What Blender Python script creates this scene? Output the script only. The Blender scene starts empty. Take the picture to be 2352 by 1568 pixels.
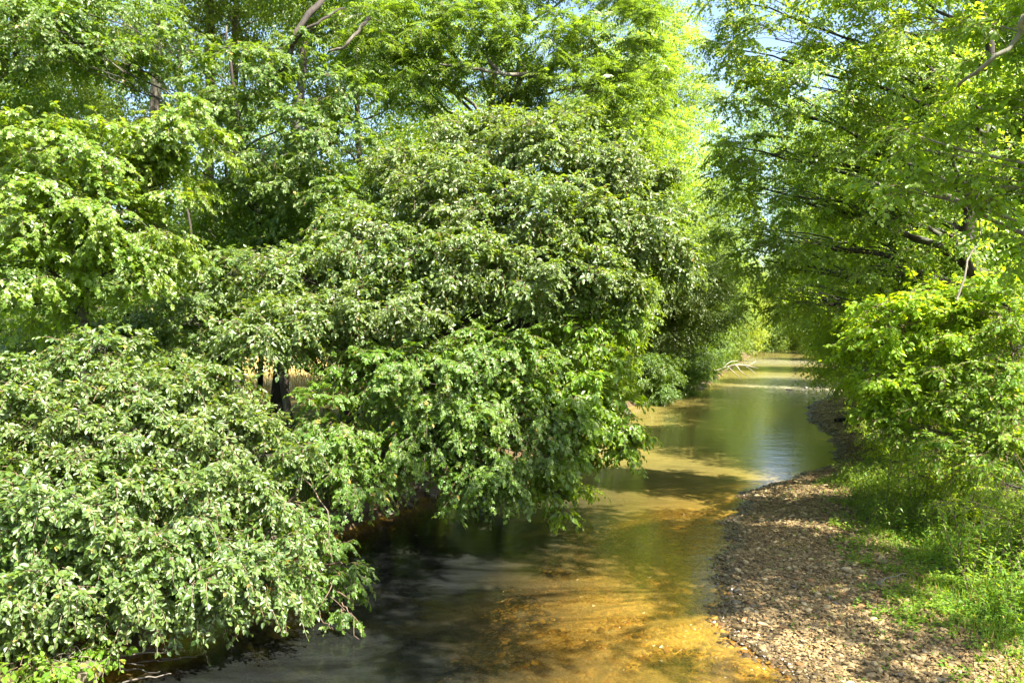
import bpy, math, random
import numpy as np
from math import radians

SC = bpy.context.scene
COL = SC.collection
F = 1846.0            # focal length in units of a 2352 px wide picture
CX, CY = 1176.0, 750.0  # principal column, horizon row
EYE = 4.5             # eye above the water (the photographer stands on a bridge)
RNG = np.random.default_rng(11)
random.seed(5)


def P(px, py, d):
    return np.array([(px - CX) / F * d, d, EYE + (CY - py) / F * d])


# ------------------------------------------------------------------ banks and terrain
YL = [-60, 0, 5, 10.4, 14, 17.3, 20.8, 30, 45, 61.5, 80, 104, 151, 165, 180, 200, 420]
XL = [-8, -6.5, -6, -5.3, -4.9, -4.1, -2.4, 1.5, 6.7, 14.8, 21, 29.5, 46, 66, 100, 150, 700]
YR = [-60, 0, 5, 10.1, 12.2, 13.2, 18.5, 21.9, 24.4, 26, 28.6, 33.2, 39.6, 46, 55, 64, 104, 140, 151, 165, 180, 200, 420]
XR = [3, 3.2, 3.4, 3.5, 3.2, 3.4, 5.1, 6.5, 8.9, 10.5, 11.7, 13.3, 14.7, 17.2, 22.5, 26.6, 40.7, 52, 62, 90, 130, 190, 760]
YG = [-60, 5, 10, 14, 18, 22, 26.8, 30, 35, 41, 48, 60, 104, 420]
WG = [2.4, 2.4, 2.6, 3.0, 2.9, 2.6, 1.6, 1.7, 3.0, 3.2, 2.6, 0.9, 0.5, 0.5]


def wob(x, y, s, seed=0.0):
    return (np.sin(x * 1.7 / s + seed) * np.cos(y * 1.3 / s + 2.1 * seed) + 0.6 * np.sin(x * 3.9 / s + y * 2.3 / s + seed * 3)
            + 0.35 * np.cos(x * 7.3 / s - y * 6.1 / s + seed)) / 1.95


def sst(a, b, x):
    t = np.clip((x - a) / (b - a), 0, 1)
    return t * t * (3 - 2 * t)


def xl(y):
    return np.interp(y, YL, XL) + 0.22 * np.sin(y * 1.1) * np.clip(y / 30, .3, 1.5) + 0.1 * np.sin(y * 2.9 + 1)


def xr(y):
    return np.interp(y, YR, XR) + 0.10 * np.sin(y * 1.9 + 1) + 0.07 * np.sin(y * 4.3) + 0.05 * np.sin(y * 9.1)


def gw(y):
    return np.interp(y, YG, WG)


def height(x, y):
    x = np.asarray(x, float); y = np.asarray(y, float)
    a, b = xl(y), xr(y)
    sl, sr = a - x, x - b
    w = np.maximum(b - a, 1)
    # bed: shallow by the gravel bar, deeper along the cut bank
    dl, dr = -sl, -sr
    bed = -np.minimum(0.05 + 0.105 * np.maximum(dr, 0) ** 1.2, 0.95)
    bed = np.maximum(bed, -0.9 * np.maximum(dl, 0)) - 0.02 * np.minimum(np.minimum(dl, dr), 1)
    bed = bed * sst(0, 0.5, np.minimum(dl, dr)) + 0.008 * wob(x, y, 0.5)
    left = 0.15 + 1.05 * sst(0.0, 1.5, sl) + 0.25 * sst(2, 14, sl) + 0.12 * wob(x, y, 2.2, 1.0) * sst(0, 2, sl) + 0.10 * wob(x, y, .5, 4.0) * sst(.0, .3, sl) * (1 - sst(1.3, 3, sl))
    g = gw(y)
    right = 0.02 + 0.11 * np.minimum(sr, g) + 0.02 * wob(x, y, 0.6, 2.0) + 1.0 * sst(0.3, 5.5, sr - g) + 0.5 * sst(5, 20, sr - g) + 0.06 * wob(x, y, 1.5, 3.0) * sst(0, 2, sr - g)
    h = np.where(sl > 0, left, np.where(sr > 0, right, bed))
    far = sst(160, 420, np.hypot(x, y))
    return h + far * 2.0


def ground(x, y):
    return float(height(np.array([x]), np.array([y]))[0])


# ------------------------------------------------------------------ mesh plumbing
def raw_mesh(name, verts, loops, starts, mats=(), midx=None, smooth=False):
    me = bpy.data.meshes.new(name)
    verts = np.ascontiguousarray(verts, dtype=np.float32)
    loops = np.ascontiguousarray(loops, dtype=np.int32)
    starts = np.ascontiguousarray(starts, dtype=np.int32)
    me.vertices.add(len(verts)); me.vertices.foreach_set('co', verts.ravel())
    me.loops.add(len(loops)); me.loops.foreach_set('vertex_index', loops)
    me.polygons.add(len(starts)); me.polygons.foreach_set('loop_start', starts)
    for m in mats:
        me.materials.append(m)
    if midx is not None:
        me.polygons.foreach_set('material_index', np.ascontiguousarray(midx, dtype=np.int32))
    me.polygons.foreach_set('use_smooth', np.full(len(starts), bool(smooth)))
    me.update(calc_edges=True)
    return me


class Geo:
    """collects pieces (verts, list of equal-size face arrays) and builds one mesh"""
    def __init__(self):
        self.v, self.f, self.m, self.n = [], [], [], 0

    def add(self, verts, faces, mat=0):
        verts = np.asarray(verts, float).reshape(-1, 3)
        self.v.append(verts)
        for fa in (faces if isinstance(faces, list) else [faces]):
            fa = np.asarray(fa, int)
            self.f.append(fa + self.n); self.m.append(np.full(len(fa), mat))
        self.n += len(verts)

    def mesh(self, name, mats, smooth=False, origin=(0, 0, 0)):
        v = np.concatenate(self.v) - np.asarray(origin)
        loops = np.concatenate([f.ravel() for f in self.f])
        sizes = np.concatenate([np.full(len(f), f.shape[1]) for f in self.f])
        starts = np.concatenate([[0], np.cumsum(sizes)[:-1]])
        return raw_mesh(name, v, loops, starts, mats, np.concatenate(self.m), smooth)


def link(name, me, parent=None, loc=(0, 0, 0)):
    o = bpy.data.objects.new(name, me)
    COL.objects.link(o)
    o.location = loc
    if parent is not None:
        o.parent = parent
    return o


def tag(o, label=None, cat=None, group=None, kind=None):
    if label: o['label'] = label
    if cat: o['category'] = cat
    if group: o['group'] = group
    if kind: o['kind'] = kind
    return o


def empty(name, loc, label, cat, group=None):
    o = bpy.data.objects.new(name, None)
    COL.objects.link(o)
    o.location = loc
    o.empty_display_size = 0.3
    return tag(o, label, cat, group)


def nz(a):
    return a / np.maximum(np.linalg.norm(a, axis=-1, keepdims=True), 1e-9)


def tube(pts, rad, sides=8, rough=0.0, rng=RNG):
    pts = np.asarray(pts, float); n = len(pts)
    rad = np.broadcast_to(np.asarray(rad, float), (n,))
    t = nz(np.gradient(pts, axis=0))
    ref = np.array([0.31, 0.17, 0.93]) if abs(t[0][2]) < .8 else np.array([0.95, 0.2, 0.1])
    u = nz(np.cross(t, ref)); v = np.cross(t, u)
    a = np.linspace(0, 2 * np.pi, sides, endpoint=False)
    r = rad[:, None] * (1 + rough * rng.normal(size=(n, sides)))
    V = pts[:, None, :] + r[..., None] * (np.cos(a)[None, :, None] * u[:, None, :] + np.sin(a)[None, :, None] * v[:, None, :])
    i, j = np.meshgrid(np.arange(n - 1), np.arange(sides), indexing='ij')
    k = (j + 1) % sides
    Q = np.stack([i * sides + j, i * sides + k, (i + 1) * sides + k, (i + 1) * sides + j], -1).reshape(-1, 4)
    cap = np.array([[(n - 1) * sides + q for q in range(sides)]])
    return V.reshape(-1, 3), [Q, cap]


def wiggle(pts, amp, n, rng=RNG):
    """resample a polyline smoothly and roughen it"""
    pts = np.asarray(pts, float)
    t = np.linspace(0, len(pts) - 1, n)
    i = np.clip(t.astype(int), 0, len(pts) - 2); f = (t - i)[:, None]
    p0 = pts[np.maximum(i - 1, 0)]; p1 = pts[i]; p2 = pts[i + 1]; p3 = pts[np.minimum(i + 2, len(pts) - 1)]
    q = 0.5 * ((2 * p1) + (p2 - p0) * f + (2 * p0 - 5 * p1 + 4 * p2 - p3) * f ** 2 + (3 * p1 - p0 - 3 * p2 + p3) * f ** 3)
    w = np.cumsum(rng.normal(size=(n, 3)), axis=0)
    w -= np.linspace(0, 1, n)[:, None] * w[-1]
    return q + amp * w / math.sqrt(n)


def bez(a, b, lift, n=8, amp=0.05, rng=RNG):
    a = np.asarray(a, float); b = np.asarray(b, float)
    m = (a + b) / 2; m[2] += lift
    t = np.linspace(0, 1, n)[:, None]
    q = (1 - t) ** 2 * a + 2 * t * (1 - t) * m + t * t * b
    w = np.cumsum(rng.normal(size=(n, 3)), axis=0)
    w -= np.linspace(0, 1, n)[:, None] * w[-1]
    return q + amp * w / math.sqrt(n)


def thin_tubes(A, M, B, r0, r1):
    """many three-sided twigs at once: points A, M, B each (N,3)"""
    N = len(A)
    pts = np.stack([A, M, B], 1)
    d = nz(B - A)
    u = nz(np.cross(d, np.array([0.3, 0.2, 0.93]))); v = np.cross(d, u)
    rr = np.stack([np.broadcast_to(r0, N), (np.broadcast_to(r0, N) + r1) / 2, np.broadcast_to(r1, N)], 1)
    ang = np.array([0, 2.094, 4.189])
    V = pts[:, :, None, :] + rr[:, :, None, None] * (np.cos(ang)[None, None, :, None] * u[:, None, None, :] + np.sin(ang)[None, None, :, None] * v[:, None, None, :])
    q = []
    for s in range(2):
        for k in range(3):
            k2 = (k + 1) % 3
            q.append([s * 3 + k, s * 3 + k2, s * 3 + 3 + k2, s * 3 + 3 + k])
    q = np.array(q)
    Fq = (np.arange(N)[:, None, None] * 9 + q[None]).reshape(-1, 4)
    return V.reshape(-1, 3), Fq


# ------------------------------------------------------------------ leaves
# templates: u along the leaf, v across, w along the normal; folded at the midrib, tip drooping
LEAF = {
    'ovate': (np.array([[0, 0, 0], [.28, .31, .06], [.68, .25, .02], [1, 0, -.18], [.68, -.25, .02], [.28, -.31, .06]]),
              [np.array([[0, 1, 2, 3], [0, 3, 4, 5]])]),
    'maple': (np.array([[0, 0, 0], [.05, .34, .03], [.40, .24, .05], [.55, .50, -.06], [.70, .17, .02], [1, 0, -.15],
                        [.70, -.17, .02], [.55, -.50, -.06], [.40, -.24, .05], [.05, -.34, .03]]),
              [np.array([[0, 1, 2, 4], [0, 4, 5, 6], [0, 6, 8, 9]]), np.array([[2, 3, 4], [8, 6, 7]])]),
    'round': (np.array([[0, 0, 0], [.22, .33, .06], [.70, .30, .02], [1, 0, -.12], [.70, -.30, .02], [.22, -.33, .06]]),
              [np.array([[0, 1, 2, 3], [0, 3, 4, 5]])]),
    'lance': (np.array([[0, 0, 0], [.40, .12, .03], [1, 0, -.25], [.40, -.12, .03]]), [np.array([[0, 1, 2, 3]])]),
    'plain': (np.array([[0, 0, 0], [.42, .28, .05], [1, 0, -.12], [.42, -.28, .05]]), [np.array([[0, 1, 2, 3]])]),
}


def leaf_geo(geo, pos, dirv, nrm, size, shape, mat=0):
    tv, tf = LEAF[shape]
    u = nz(dirv)
    w = nz(nrm - (nrm * u).sum(1, keepdims=True) * u)
    v = np.cross(w, u)
    s = np.asarray(size)[:, None, None]
    V = pos[:, None, :] + s * (tv[None, :, 0:1] * u[:, None, :] + tv[None, :, 1:2] * v[:, None, :] + tv[None, :, 2:3] * w[:, None, :])
    k = len(tv); N = len(pos)
    faces = [(np.arange(N)[:, None, None] * k + f[None]).reshape(-1, f.shape[1]) for f in tf]
    geo.add(V.reshape(-1, 3), faces, mat)


UP = np.array([0, 0, 1.0])


def sprays(geo, O, D, L, n, size, shape, droop, hang, rng, twig=True, jit=.35, out=None, face=0.9, rt=.006):
    """twigs from O along D with n leaves each"""
    N = len(O)
    D = nz(D)
    droop = droop * rng.uniform(.4, 1.5, (N, 1)); hang = hang * rng.uniform(.3, 1.6, (N, 1, 1))
    t = (np.arange(n)[None, :] + rng.uniform(.1, .9, (N, n))) / n
    t = t ** .75
    Lc = L[:, None]
    pos = O[:, None] + D[:, None] * (Lc * t)[..., None] - UP * (droop * Lc * t * t)[..., None]
    T = nz(D[:, None] - UP * (2 * droop * t)[..., None])
    S = nz(np.cross(T, UP + 0.15 * rng.normal(size=(N, 1, 3))))
    sgn = np.where((np.arange(n) % 2)[None, :] == 0, 1.0, -1.0)[..., None]
    ld = nz(T * .75 + S * sgn * rng.uniform(.35, 1.0, (N, n, 1)) - UP * hang + jit * rng.normal(size=(N, n, 3)))
    o = D if out is None else out
    nr = UP * face + .55 * o[:, None] + jit * rng.normal(size=(N, n, 3))
    sz = size * rng.uniform(.75, 1.15, (N, 1)) * rng.uniform(.55, 1.2, (N, n)) * (1 - .25 * t)
    pos = pos + ld * (.25 * sz)[..., None]
    leaf_geo(geo, pos.reshape(-1, 3), ld.reshape(-1, 3), nr.reshape(-1, 3), sz.ravel(), shape)
    if twig:
        e = O + D * L[:, None] - UP * (droop * L[:, None])
        m = O + D * (.5 * L)[:, None] - UP * (.25 * droop * L[:, None])
        v, f = thin_tubes(O, m, e, rt, rt * .4)
        geo.add(v, f, 1)


def pinnate(geo, O, D, L, pairs, size, rng, droop=.45):
    """compound leaves: a rachis with facing pairs of leaflets"""
    N = len(O); D = nz(D)
    t = np.repeat((np.arange(pairs) + 1.0) / pairs, 2)[None, :]
    n = pairs * 2
    Lc = L[:, None]
    pos = O[:, None] + D[:, None] * (Lc * t)[..., None] - UP * (droop * Lc * t * t)[..., None]
    T = nz(D[:, None] - UP * (2 * droop * t)[..., None])
    tilt = rng.normal(scale=.35, size=(N, 1, 3))
    S = nz(np.cross(T, UP + tilt))
    sgn = np.tile([1.0, -1.0], pairs)[None, :, None]
    ld = nz(T * .35 + S * sgn - UP * .25 + .12 * rng.normal(size=(N, n, 3)))
    nr = np.broadcast_to(UP + tilt, (N, n, 3)) + .15 * rng.normal(size=(N, n, 3))
    prof = np.sin(np.clip(t * .85 + .12, 0, 1) * np.pi) ** .5
    sz = size * prof * rng.uniform(.85, 1.1, (N, n))
    leaf_geo(geo, pos.reshape(-1, 3), ld.reshape(-1, 3), nr.reshape(-1, 3), sz.ravel(), 'lance2')
    e = O + D * L[:, None] - UP * (droop * L)[:, None]
    m = O + D * (.5 * L)[:, None] - UP * (.25 * droop * L)[:, None]
    v, f = thin_tubes(O, m, e, .005, .002)
    geo.add(v, f, 1)


LEAF['lance2'] = (np.array([[0, 0, 0], [.35, .19, .03], [1, 0, -.15], [.35, -.19, .03]]), [np.array([[0, 1, 2, 3]])])


# ------------------------------------------------------------------ materials
def newmat(name):
    m = bpy.data.materials.new(name); m.use_nodes = True
    nt = m.node_tree; nt.nodes.clear()
    return m, nt, nt.nodes.new('ShaderNodeOutputMaterial')


def N_(nt, t, **kw):
    n = nt.nodes.new(t)
    for k, v in kw.items():
        if k in n.inputs.keys():
            n.inputs[k].default_value = v
        else:
            setattr(n, k, v)
    return n


def mixc(nt, fac, a, b, typ='MIX'):
    n = nt.nodes.new('ShaderNodeMix'); n.data_type = 'RGBA'; n.blend_type = typ
    for i, x in ((0, fac), (6, a), (7, b)):
        if hasattr(x, 'is_linked'):
            nt.links.new(x, n.inputs[i])
        else:
            n.inputs[i].default_value = x if i == 0 else (tuple(x) + (1,) if len(x) == 3 else x)
    return n.outputs[2]


def ramp(nt, fac, stops):
    r = nt.nodes.new('ShaderNodeValToRGB')
    el = r.color_ramp.elements
    while len(el) < len(stops):
        el.new(.5)
    for e, (p, c) in zip(el, stops):
        e.position = p; e.color = tuple(c) + (1,) if len(c) == 3 else c
    nt.links.new(fac, r.inputs[0])
    return r.outputs[0]


def math_(nt, op, a, b=None, clamp=False):
    n = nt.nodes.new('ShaderNodeMath'); n.operation = op; n.use_clamp = clamp
    for i, x in ((0, a), (1, b)):
        if x is None: continue
        if hasattr(x, 'is_linked'): nt.links.new(x, n.inputs[i])
        else: n.inputs[i].default_value = x
    return n.outputs[0]


def leaf_mat(name, dark, light, trans, tfac=.42, rough=.38, spec=.5, tan=None):
    m, nt, out = newmat(name)
    g = N_(nt, 'ShaderNodeNewGeometry')
    col = mixc(nt, g.outputs['Random Per Island'], dark, light)
    if tan:
        gt = math_(nt, 'GREATER_THAN', g.outputs['Random Per Island'], 1 - tan)
        col = mixc(nt, gt, col, (.30, .22, .05))
    # large soft patches of slightly yellower growth
    tc = N_(nt, 'ShaderNodeTexCoord')
    no = N_(nt, 'ShaderNodeTexNoise', Scale=.7, Detail=2.0)
    nt.links.new(tc.outputs['Object'], no.inputs['Vector'])
    hv = N_(nt, 'ShaderNodeHueSaturation')
    nt.links.new(col, hv.inputs['Color'])
    nt.links.new(math_(nt, 'ADD', math_(nt, 'MULTIPLY', no.outputs[0], .06), .47), hv.inputs['Hue'])
    p = N_(nt, 'ShaderNodeBsdfPrincipled', Roughness=rough)
    p.inputs['Specular IOR Level'].default_value = spec
    nt.links.new(hv.outputs[0], p.inputs['Base Color'])
    tr = N_(nt, 'ShaderNodeBsdfTranslucent')
    tcol = mixc(nt, g.outputs['Random Per Island'], tuple(c * .75 for c in trans), trans)
    nt.links.new(tcol, tr.inputs['Color'])
    mx = N_(nt, 'ShaderNodeMixShader', Fac=tfac)
    nt.links.new(p.outputs[0], mx.inputs[1]); nt.links.new(tr.outputs[0], mx.inputs[2])
    nt.links.new(mx.outputs[0], out.inputs['Surface'])
    return m


def bark_mat(name, a, b, scale=9.0):
    m, nt, out = newmat(name)
    tc = N_(nt, 'ShaderNodeTexCoord')
    mp = N_(nt, 'ShaderNodeMapping'); mp.inputs['Scale'].default_value = (1, 1, .22)
    nt.links.new(tc.outputs['Object'], mp.inputs['Vector'])
    no = N_(nt, 'ShaderNodeTexNoise', Scale=scale, Detail=6.0, Roughness=.65)
    nt.links.new(mp.outputs[0], no.inputs['Vector'])
    n2 = N_(nt, 'ShaderNodeTexNoise', Scale=1.6, Detail=3.0)
    nt.links.new(tc.outputs['Object'], n2.inputs['Vector'])
    col = ramp(nt, no.outputs[0], [(.32, a), (.68, b)])
    col = mixc(nt, math_(nt, 'MULTIPLY', math_(nt, 'GREATER_THAN', n2.outputs[0], .56), .4), col, (.11, .125, .085))
    p = N_(nt, 'ShaderNodeBsdfPrincipled', Roughness=.9)
    nt.links.new(col, p.inputs['Base Color'])
    bp = N_(nt, 'ShaderNodeBump', Strength=.8, Distance=.03)
    nt.links.new(no.outputs[0], bp.inputs['Height']); nt.links.new(bp.outputs[0], p.inputs['Normal'])
    nt.links.new(p.outputs[0], out.inputs['Surface'])
    return m


def stone_mat(name, stops, rough=.75):
    m, nt, out = newmat(name)
    g = N_(nt, 'ShaderNodeNewGeometry')
    col = ramp(nt, g.outputs['Random Per Island'], stops)
    tc = N_(nt, 'ShaderNodeTexCoord')
    no = N_(nt, 'ShaderNodeTexNoise', Scale=14.0, Detail=5.0, Roughness=.6)
    nt.links.new(tc.outputs['Object'], no.inputs['Vector'])
    col = mixc(nt, .6, col, ramp(nt, no.outputs[0], [(.3, (.5, .48, .45)), (.7, (1.15, 1.12, 1.05))]), 'MULTIPLY')
    # a damp dark band close to the water line
    sp = N_(nt, 'ShaderNodeSeparateXYZ'); nt.links.new(g.outputs['Position'], sp.inputs[0])
    wet = N_(nt, 'ShaderNodeMapRange'); wet.inputs['From Min'].default_value = .05; wet.inputs['From Max'].default_value = .10
    nt.links.new(sp.outputs['Z'], wet.inputs['Value'])
    col = mixc(nt, wet.outputs[0], mixc(nt, 1.0, col, (.38, .36, .34), 'MULTIPLY'), col)
    p = N_(nt, 'ShaderNodeBsdfPrincipled')
    rr = N_(nt, 'ShaderNodeMapRange'); rr.inputs['From Min'].default_value = .05; rr.inputs['From Max'].default_value = .10
    rr.inputs['To Min'].default_value = .3; rr.inputs['To Max'].default_value = rough
    nt.links.new(sp.outputs['Z'], rr.inputs['Value']); nt.links.new(rr.outputs[0], p.inputs['Roughness'])
    nt.links.new(col, p.inputs['Base Color'])
    bp = N_(nt, 'ShaderNodeBump', Strength=.3, Distance=.01)
    nt.links.new(no.outputs[0], bp.inputs['Height']); nt.links.new(bp.outputs[0], p.inputs['Normal'])
    nt.links.new(p.outputs[0], out.inputs['Surface'])
    return m


M = {}
M['glossy'] = leaf_mat('glossy_leaf', (.034, .078, .010), (.115, .178, .026), (.34, .48, .012), .40, .50, 1.0, tan=.008)
M['maple'] = leaf_mat('maple_leaf', (.036, .086, .008), (.104, .182, .016), (.33, .49, .010), .44, .46, .6, tan=.008)
M['maple_light'] = leaf_mat('light_maple_leaf', (.060, .125, .010), (.145, .230, .020), (.42, .56, .012), .44, .40, .75)
M['ash'] = leaf_mat('ash_leaf', (.060, .130, .008), (.135, .225, .014), (.42, .58, .012), .48, .42, .6)
M['walnut'] = leaf_mat('walnut_leaf', (.052, .112, .014), (.125, .195, .026), (.29, .44, .018), .45, .42, .6)
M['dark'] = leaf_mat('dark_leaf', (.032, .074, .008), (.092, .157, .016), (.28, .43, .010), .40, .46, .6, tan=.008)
M['birch'] = leaf_mat('birch_leaf', (.070, .135, .014), (.155, .240, .028), (.48, .66, .022), .54, .44, .65)
M['far'] = leaf_mat('distant_leaf', (.058, .108, .014), (.130, .195, .030), (.33, .45, .022), .44, .5, .35)
M['far_yellow'] = leaf_mat('yellowish_leaf', (.100, .145, .010), (.195, .240, .020), (.50, .56, .018), .48, .5, .35)
M['pale'] = leaf_mat('pale_leaf', (.070, .115, .025), (.160, .210, .060), (.34, .45, .03), .40, .42, .6)
M['shrub'] = leaf_mat('shrub_leaf', (.110, .215, .010), (.200, .320, .018), (.56, .72, .012), .54, .45, .4)
M['weed'] = leaf_mat('weed_leaf', (.068, .150, .010), (.155, .255, .020), (.42, .58, .014), .48, .48, .4, tan=.03)
M['grass'] = leaf_mat('grass_blade', (.065, .145, .009), (.150, .240, .022), (.40, .56, .014), .42, .5, .3, tan=.09)
M['cover'] = leaf_mat('cover_leaf', (.058, .145, .010), (.135, .235, .020), (.38, .54, .014), .42, .5, .3, tan=.04)
M['dry'] = leaf_mat('dry_grass', (.30, .21, .07), (.48, .36, .13), (.45, .33, .10), .3, .7, .2)
M['litter'] = leaf_mat('dry_leaf', (.10, .062, .024), (.27, .185, .080), (.16, .10, .03), .15, .7, .2)
M['bark'] = bark_mat('grey_brown_bark', (.045, .038, .030), (.15, .13, .10))
M['bark_dark'] = bark_mat('dark_bark', (.010, .008, .006), (.042, .032, .023))
M['bark_pale'] = bark_mat('pale_bark', (.10, .088, .070), (.23, .205, .17))
M['twig'] = bark_mat('twig_bark', (.06, .04, .025), (.16, .11, .07), 20)
M['bleached'] = bark_mat('bleached_wood', (.22, .185, .14), (.40, .35, .28), 14)
M['pebble'] = stone_mat('pebble_stone', [(0, (.06, .043, .016)), (.18, (.10, .066, .024)), (.38, (.17, .118, .046)), (.55, (.12, .090, .042)), (.72, (.23, .170, .075)), (.9, (.32, .25, .125)), (1, (.20, .10, .026))])
M['bankrock'] = stone_mat('bank_rock', [(0, (.045, .038, .028)), (.5, (.075, .062, .045)), (1, (.12, .095, .065))], .85)
M['bedstone'] = stone_mat('bed_stone', [(0, (.20, .095, .012)), (.3, (.40, .21, .03)), (.6, (.56, .33, .05)), (.85, (.66, .43, .09)), (1, (.48, .16, .02))], .8)


def ground_mat():
    m, nt, out = newmat('earth')
    g = N_(nt, 'ShaderNodeNewGeometry')
    at = N_(nt, 'ShaderNodeAttribute', attribute_name='zone')
    sep = N_(nt, 'ShaderNodeSeparateColor'); nt.links.new(at.outputs['Color'], sep.inputs[0])
    pos = g.outputs['Position']

    def noise(s, d=5.0, r=.6):
        n = N_(nt, 'ShaderNodeTexNoise', Scale=s, Detail=d, Roughness=r)
        nt.links.new(pos, n.inputs['Vector']); return n.outputs[0]
    n1, n2, n3 = noise(1.3), noise(9.0), noise(45.0)
    soil = ramp(nt, n2, [(.3, (.040, .027, .014)), (.7, (.10, .068, .034))])
    vo = N_(nt, 'ShaderNodeTexVoronoi', Scale=16.0); nt.links.new(pos, vo.inputs['Vector'])
    vsep = N_(nt, 'ShaderNodeSeparateColor'); nt.links.new(vo.outputs['Color'], vsep.inputs[0])
    grav = ramp(nt, vsep.outputs[0], [(0, (.07, .045, .026)), (.4, (.15, .10, .055)), (.7, (.21, .15, .085)), (1, (.12, .085, .055))])
    grav = mixc(nt, .55, grav, ramp(nt, n3, [(.3, (.45, .42, .4)), (.7, (1.1, 1.05, 1))]), 'MULTIPLY')
    grass = ramp(nt, n2, [(.3, (.030, .060, .010)), (.55, (.065, .12, .016)), (.75, (.13, .14, .035))])
    grass = mixc(nt, math_(nt, 'MULTIPLY', math_(nt, 'GREATER_THAN', n1, .60), .5), grass, (.16, .10, .05))
    field = ramp(nt, n1, [(.3, (.30, .22, .07)), (.6, (.50, .38, .14)), (.8, (.28, .27, .07))])
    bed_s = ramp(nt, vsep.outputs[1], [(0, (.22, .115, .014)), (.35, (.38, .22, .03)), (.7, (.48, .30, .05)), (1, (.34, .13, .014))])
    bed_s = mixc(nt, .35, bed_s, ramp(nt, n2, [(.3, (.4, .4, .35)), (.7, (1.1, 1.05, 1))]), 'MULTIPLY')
    bed_d = ramp(nt, n1, [(.3, (.010, .010, .008)), (.7, (.026, .022, .012))])  # deep bed near black: shade over the left water painted into its colour
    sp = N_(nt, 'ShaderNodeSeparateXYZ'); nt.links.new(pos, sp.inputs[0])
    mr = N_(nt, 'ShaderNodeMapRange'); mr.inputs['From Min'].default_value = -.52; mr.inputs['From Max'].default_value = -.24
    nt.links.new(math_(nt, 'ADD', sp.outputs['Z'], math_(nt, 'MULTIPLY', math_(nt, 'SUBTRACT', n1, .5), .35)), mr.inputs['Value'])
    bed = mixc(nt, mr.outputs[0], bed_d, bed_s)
    col = mixc(nt, sep.outputs[0], soil, grav)
    col = mixc(nt, sep.outputs[1], col, grass)
    col = mixc(nt, sep.outputs[2], col, field)
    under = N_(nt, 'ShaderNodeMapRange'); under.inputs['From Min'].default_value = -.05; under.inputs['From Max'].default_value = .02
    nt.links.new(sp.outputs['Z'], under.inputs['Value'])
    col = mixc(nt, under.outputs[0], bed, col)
    p = N_(nt, 'ShaderNodeBsdfPrincipled', Roughness=.9)
    p.inputs['Specular IOR Level'].default_value = .25
    nt.links.new(col, p.inputs['Base Color'])
    bp = N_(nt, 'ShaderNodeBump', Strength=.6, Distance=.03)
    nt.links.new(math_(nt, 'ADD', n3, math_(nt, 'MULTIPLY', vo.outputs['Distance'], -1.0)), bp.inputs['Height'])
    nt.links.new(bp.outputs[0], p.inputs['Normal'])
    nt.links.new(p.outputs[0], out.inputs['Surface'])
    return m


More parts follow.
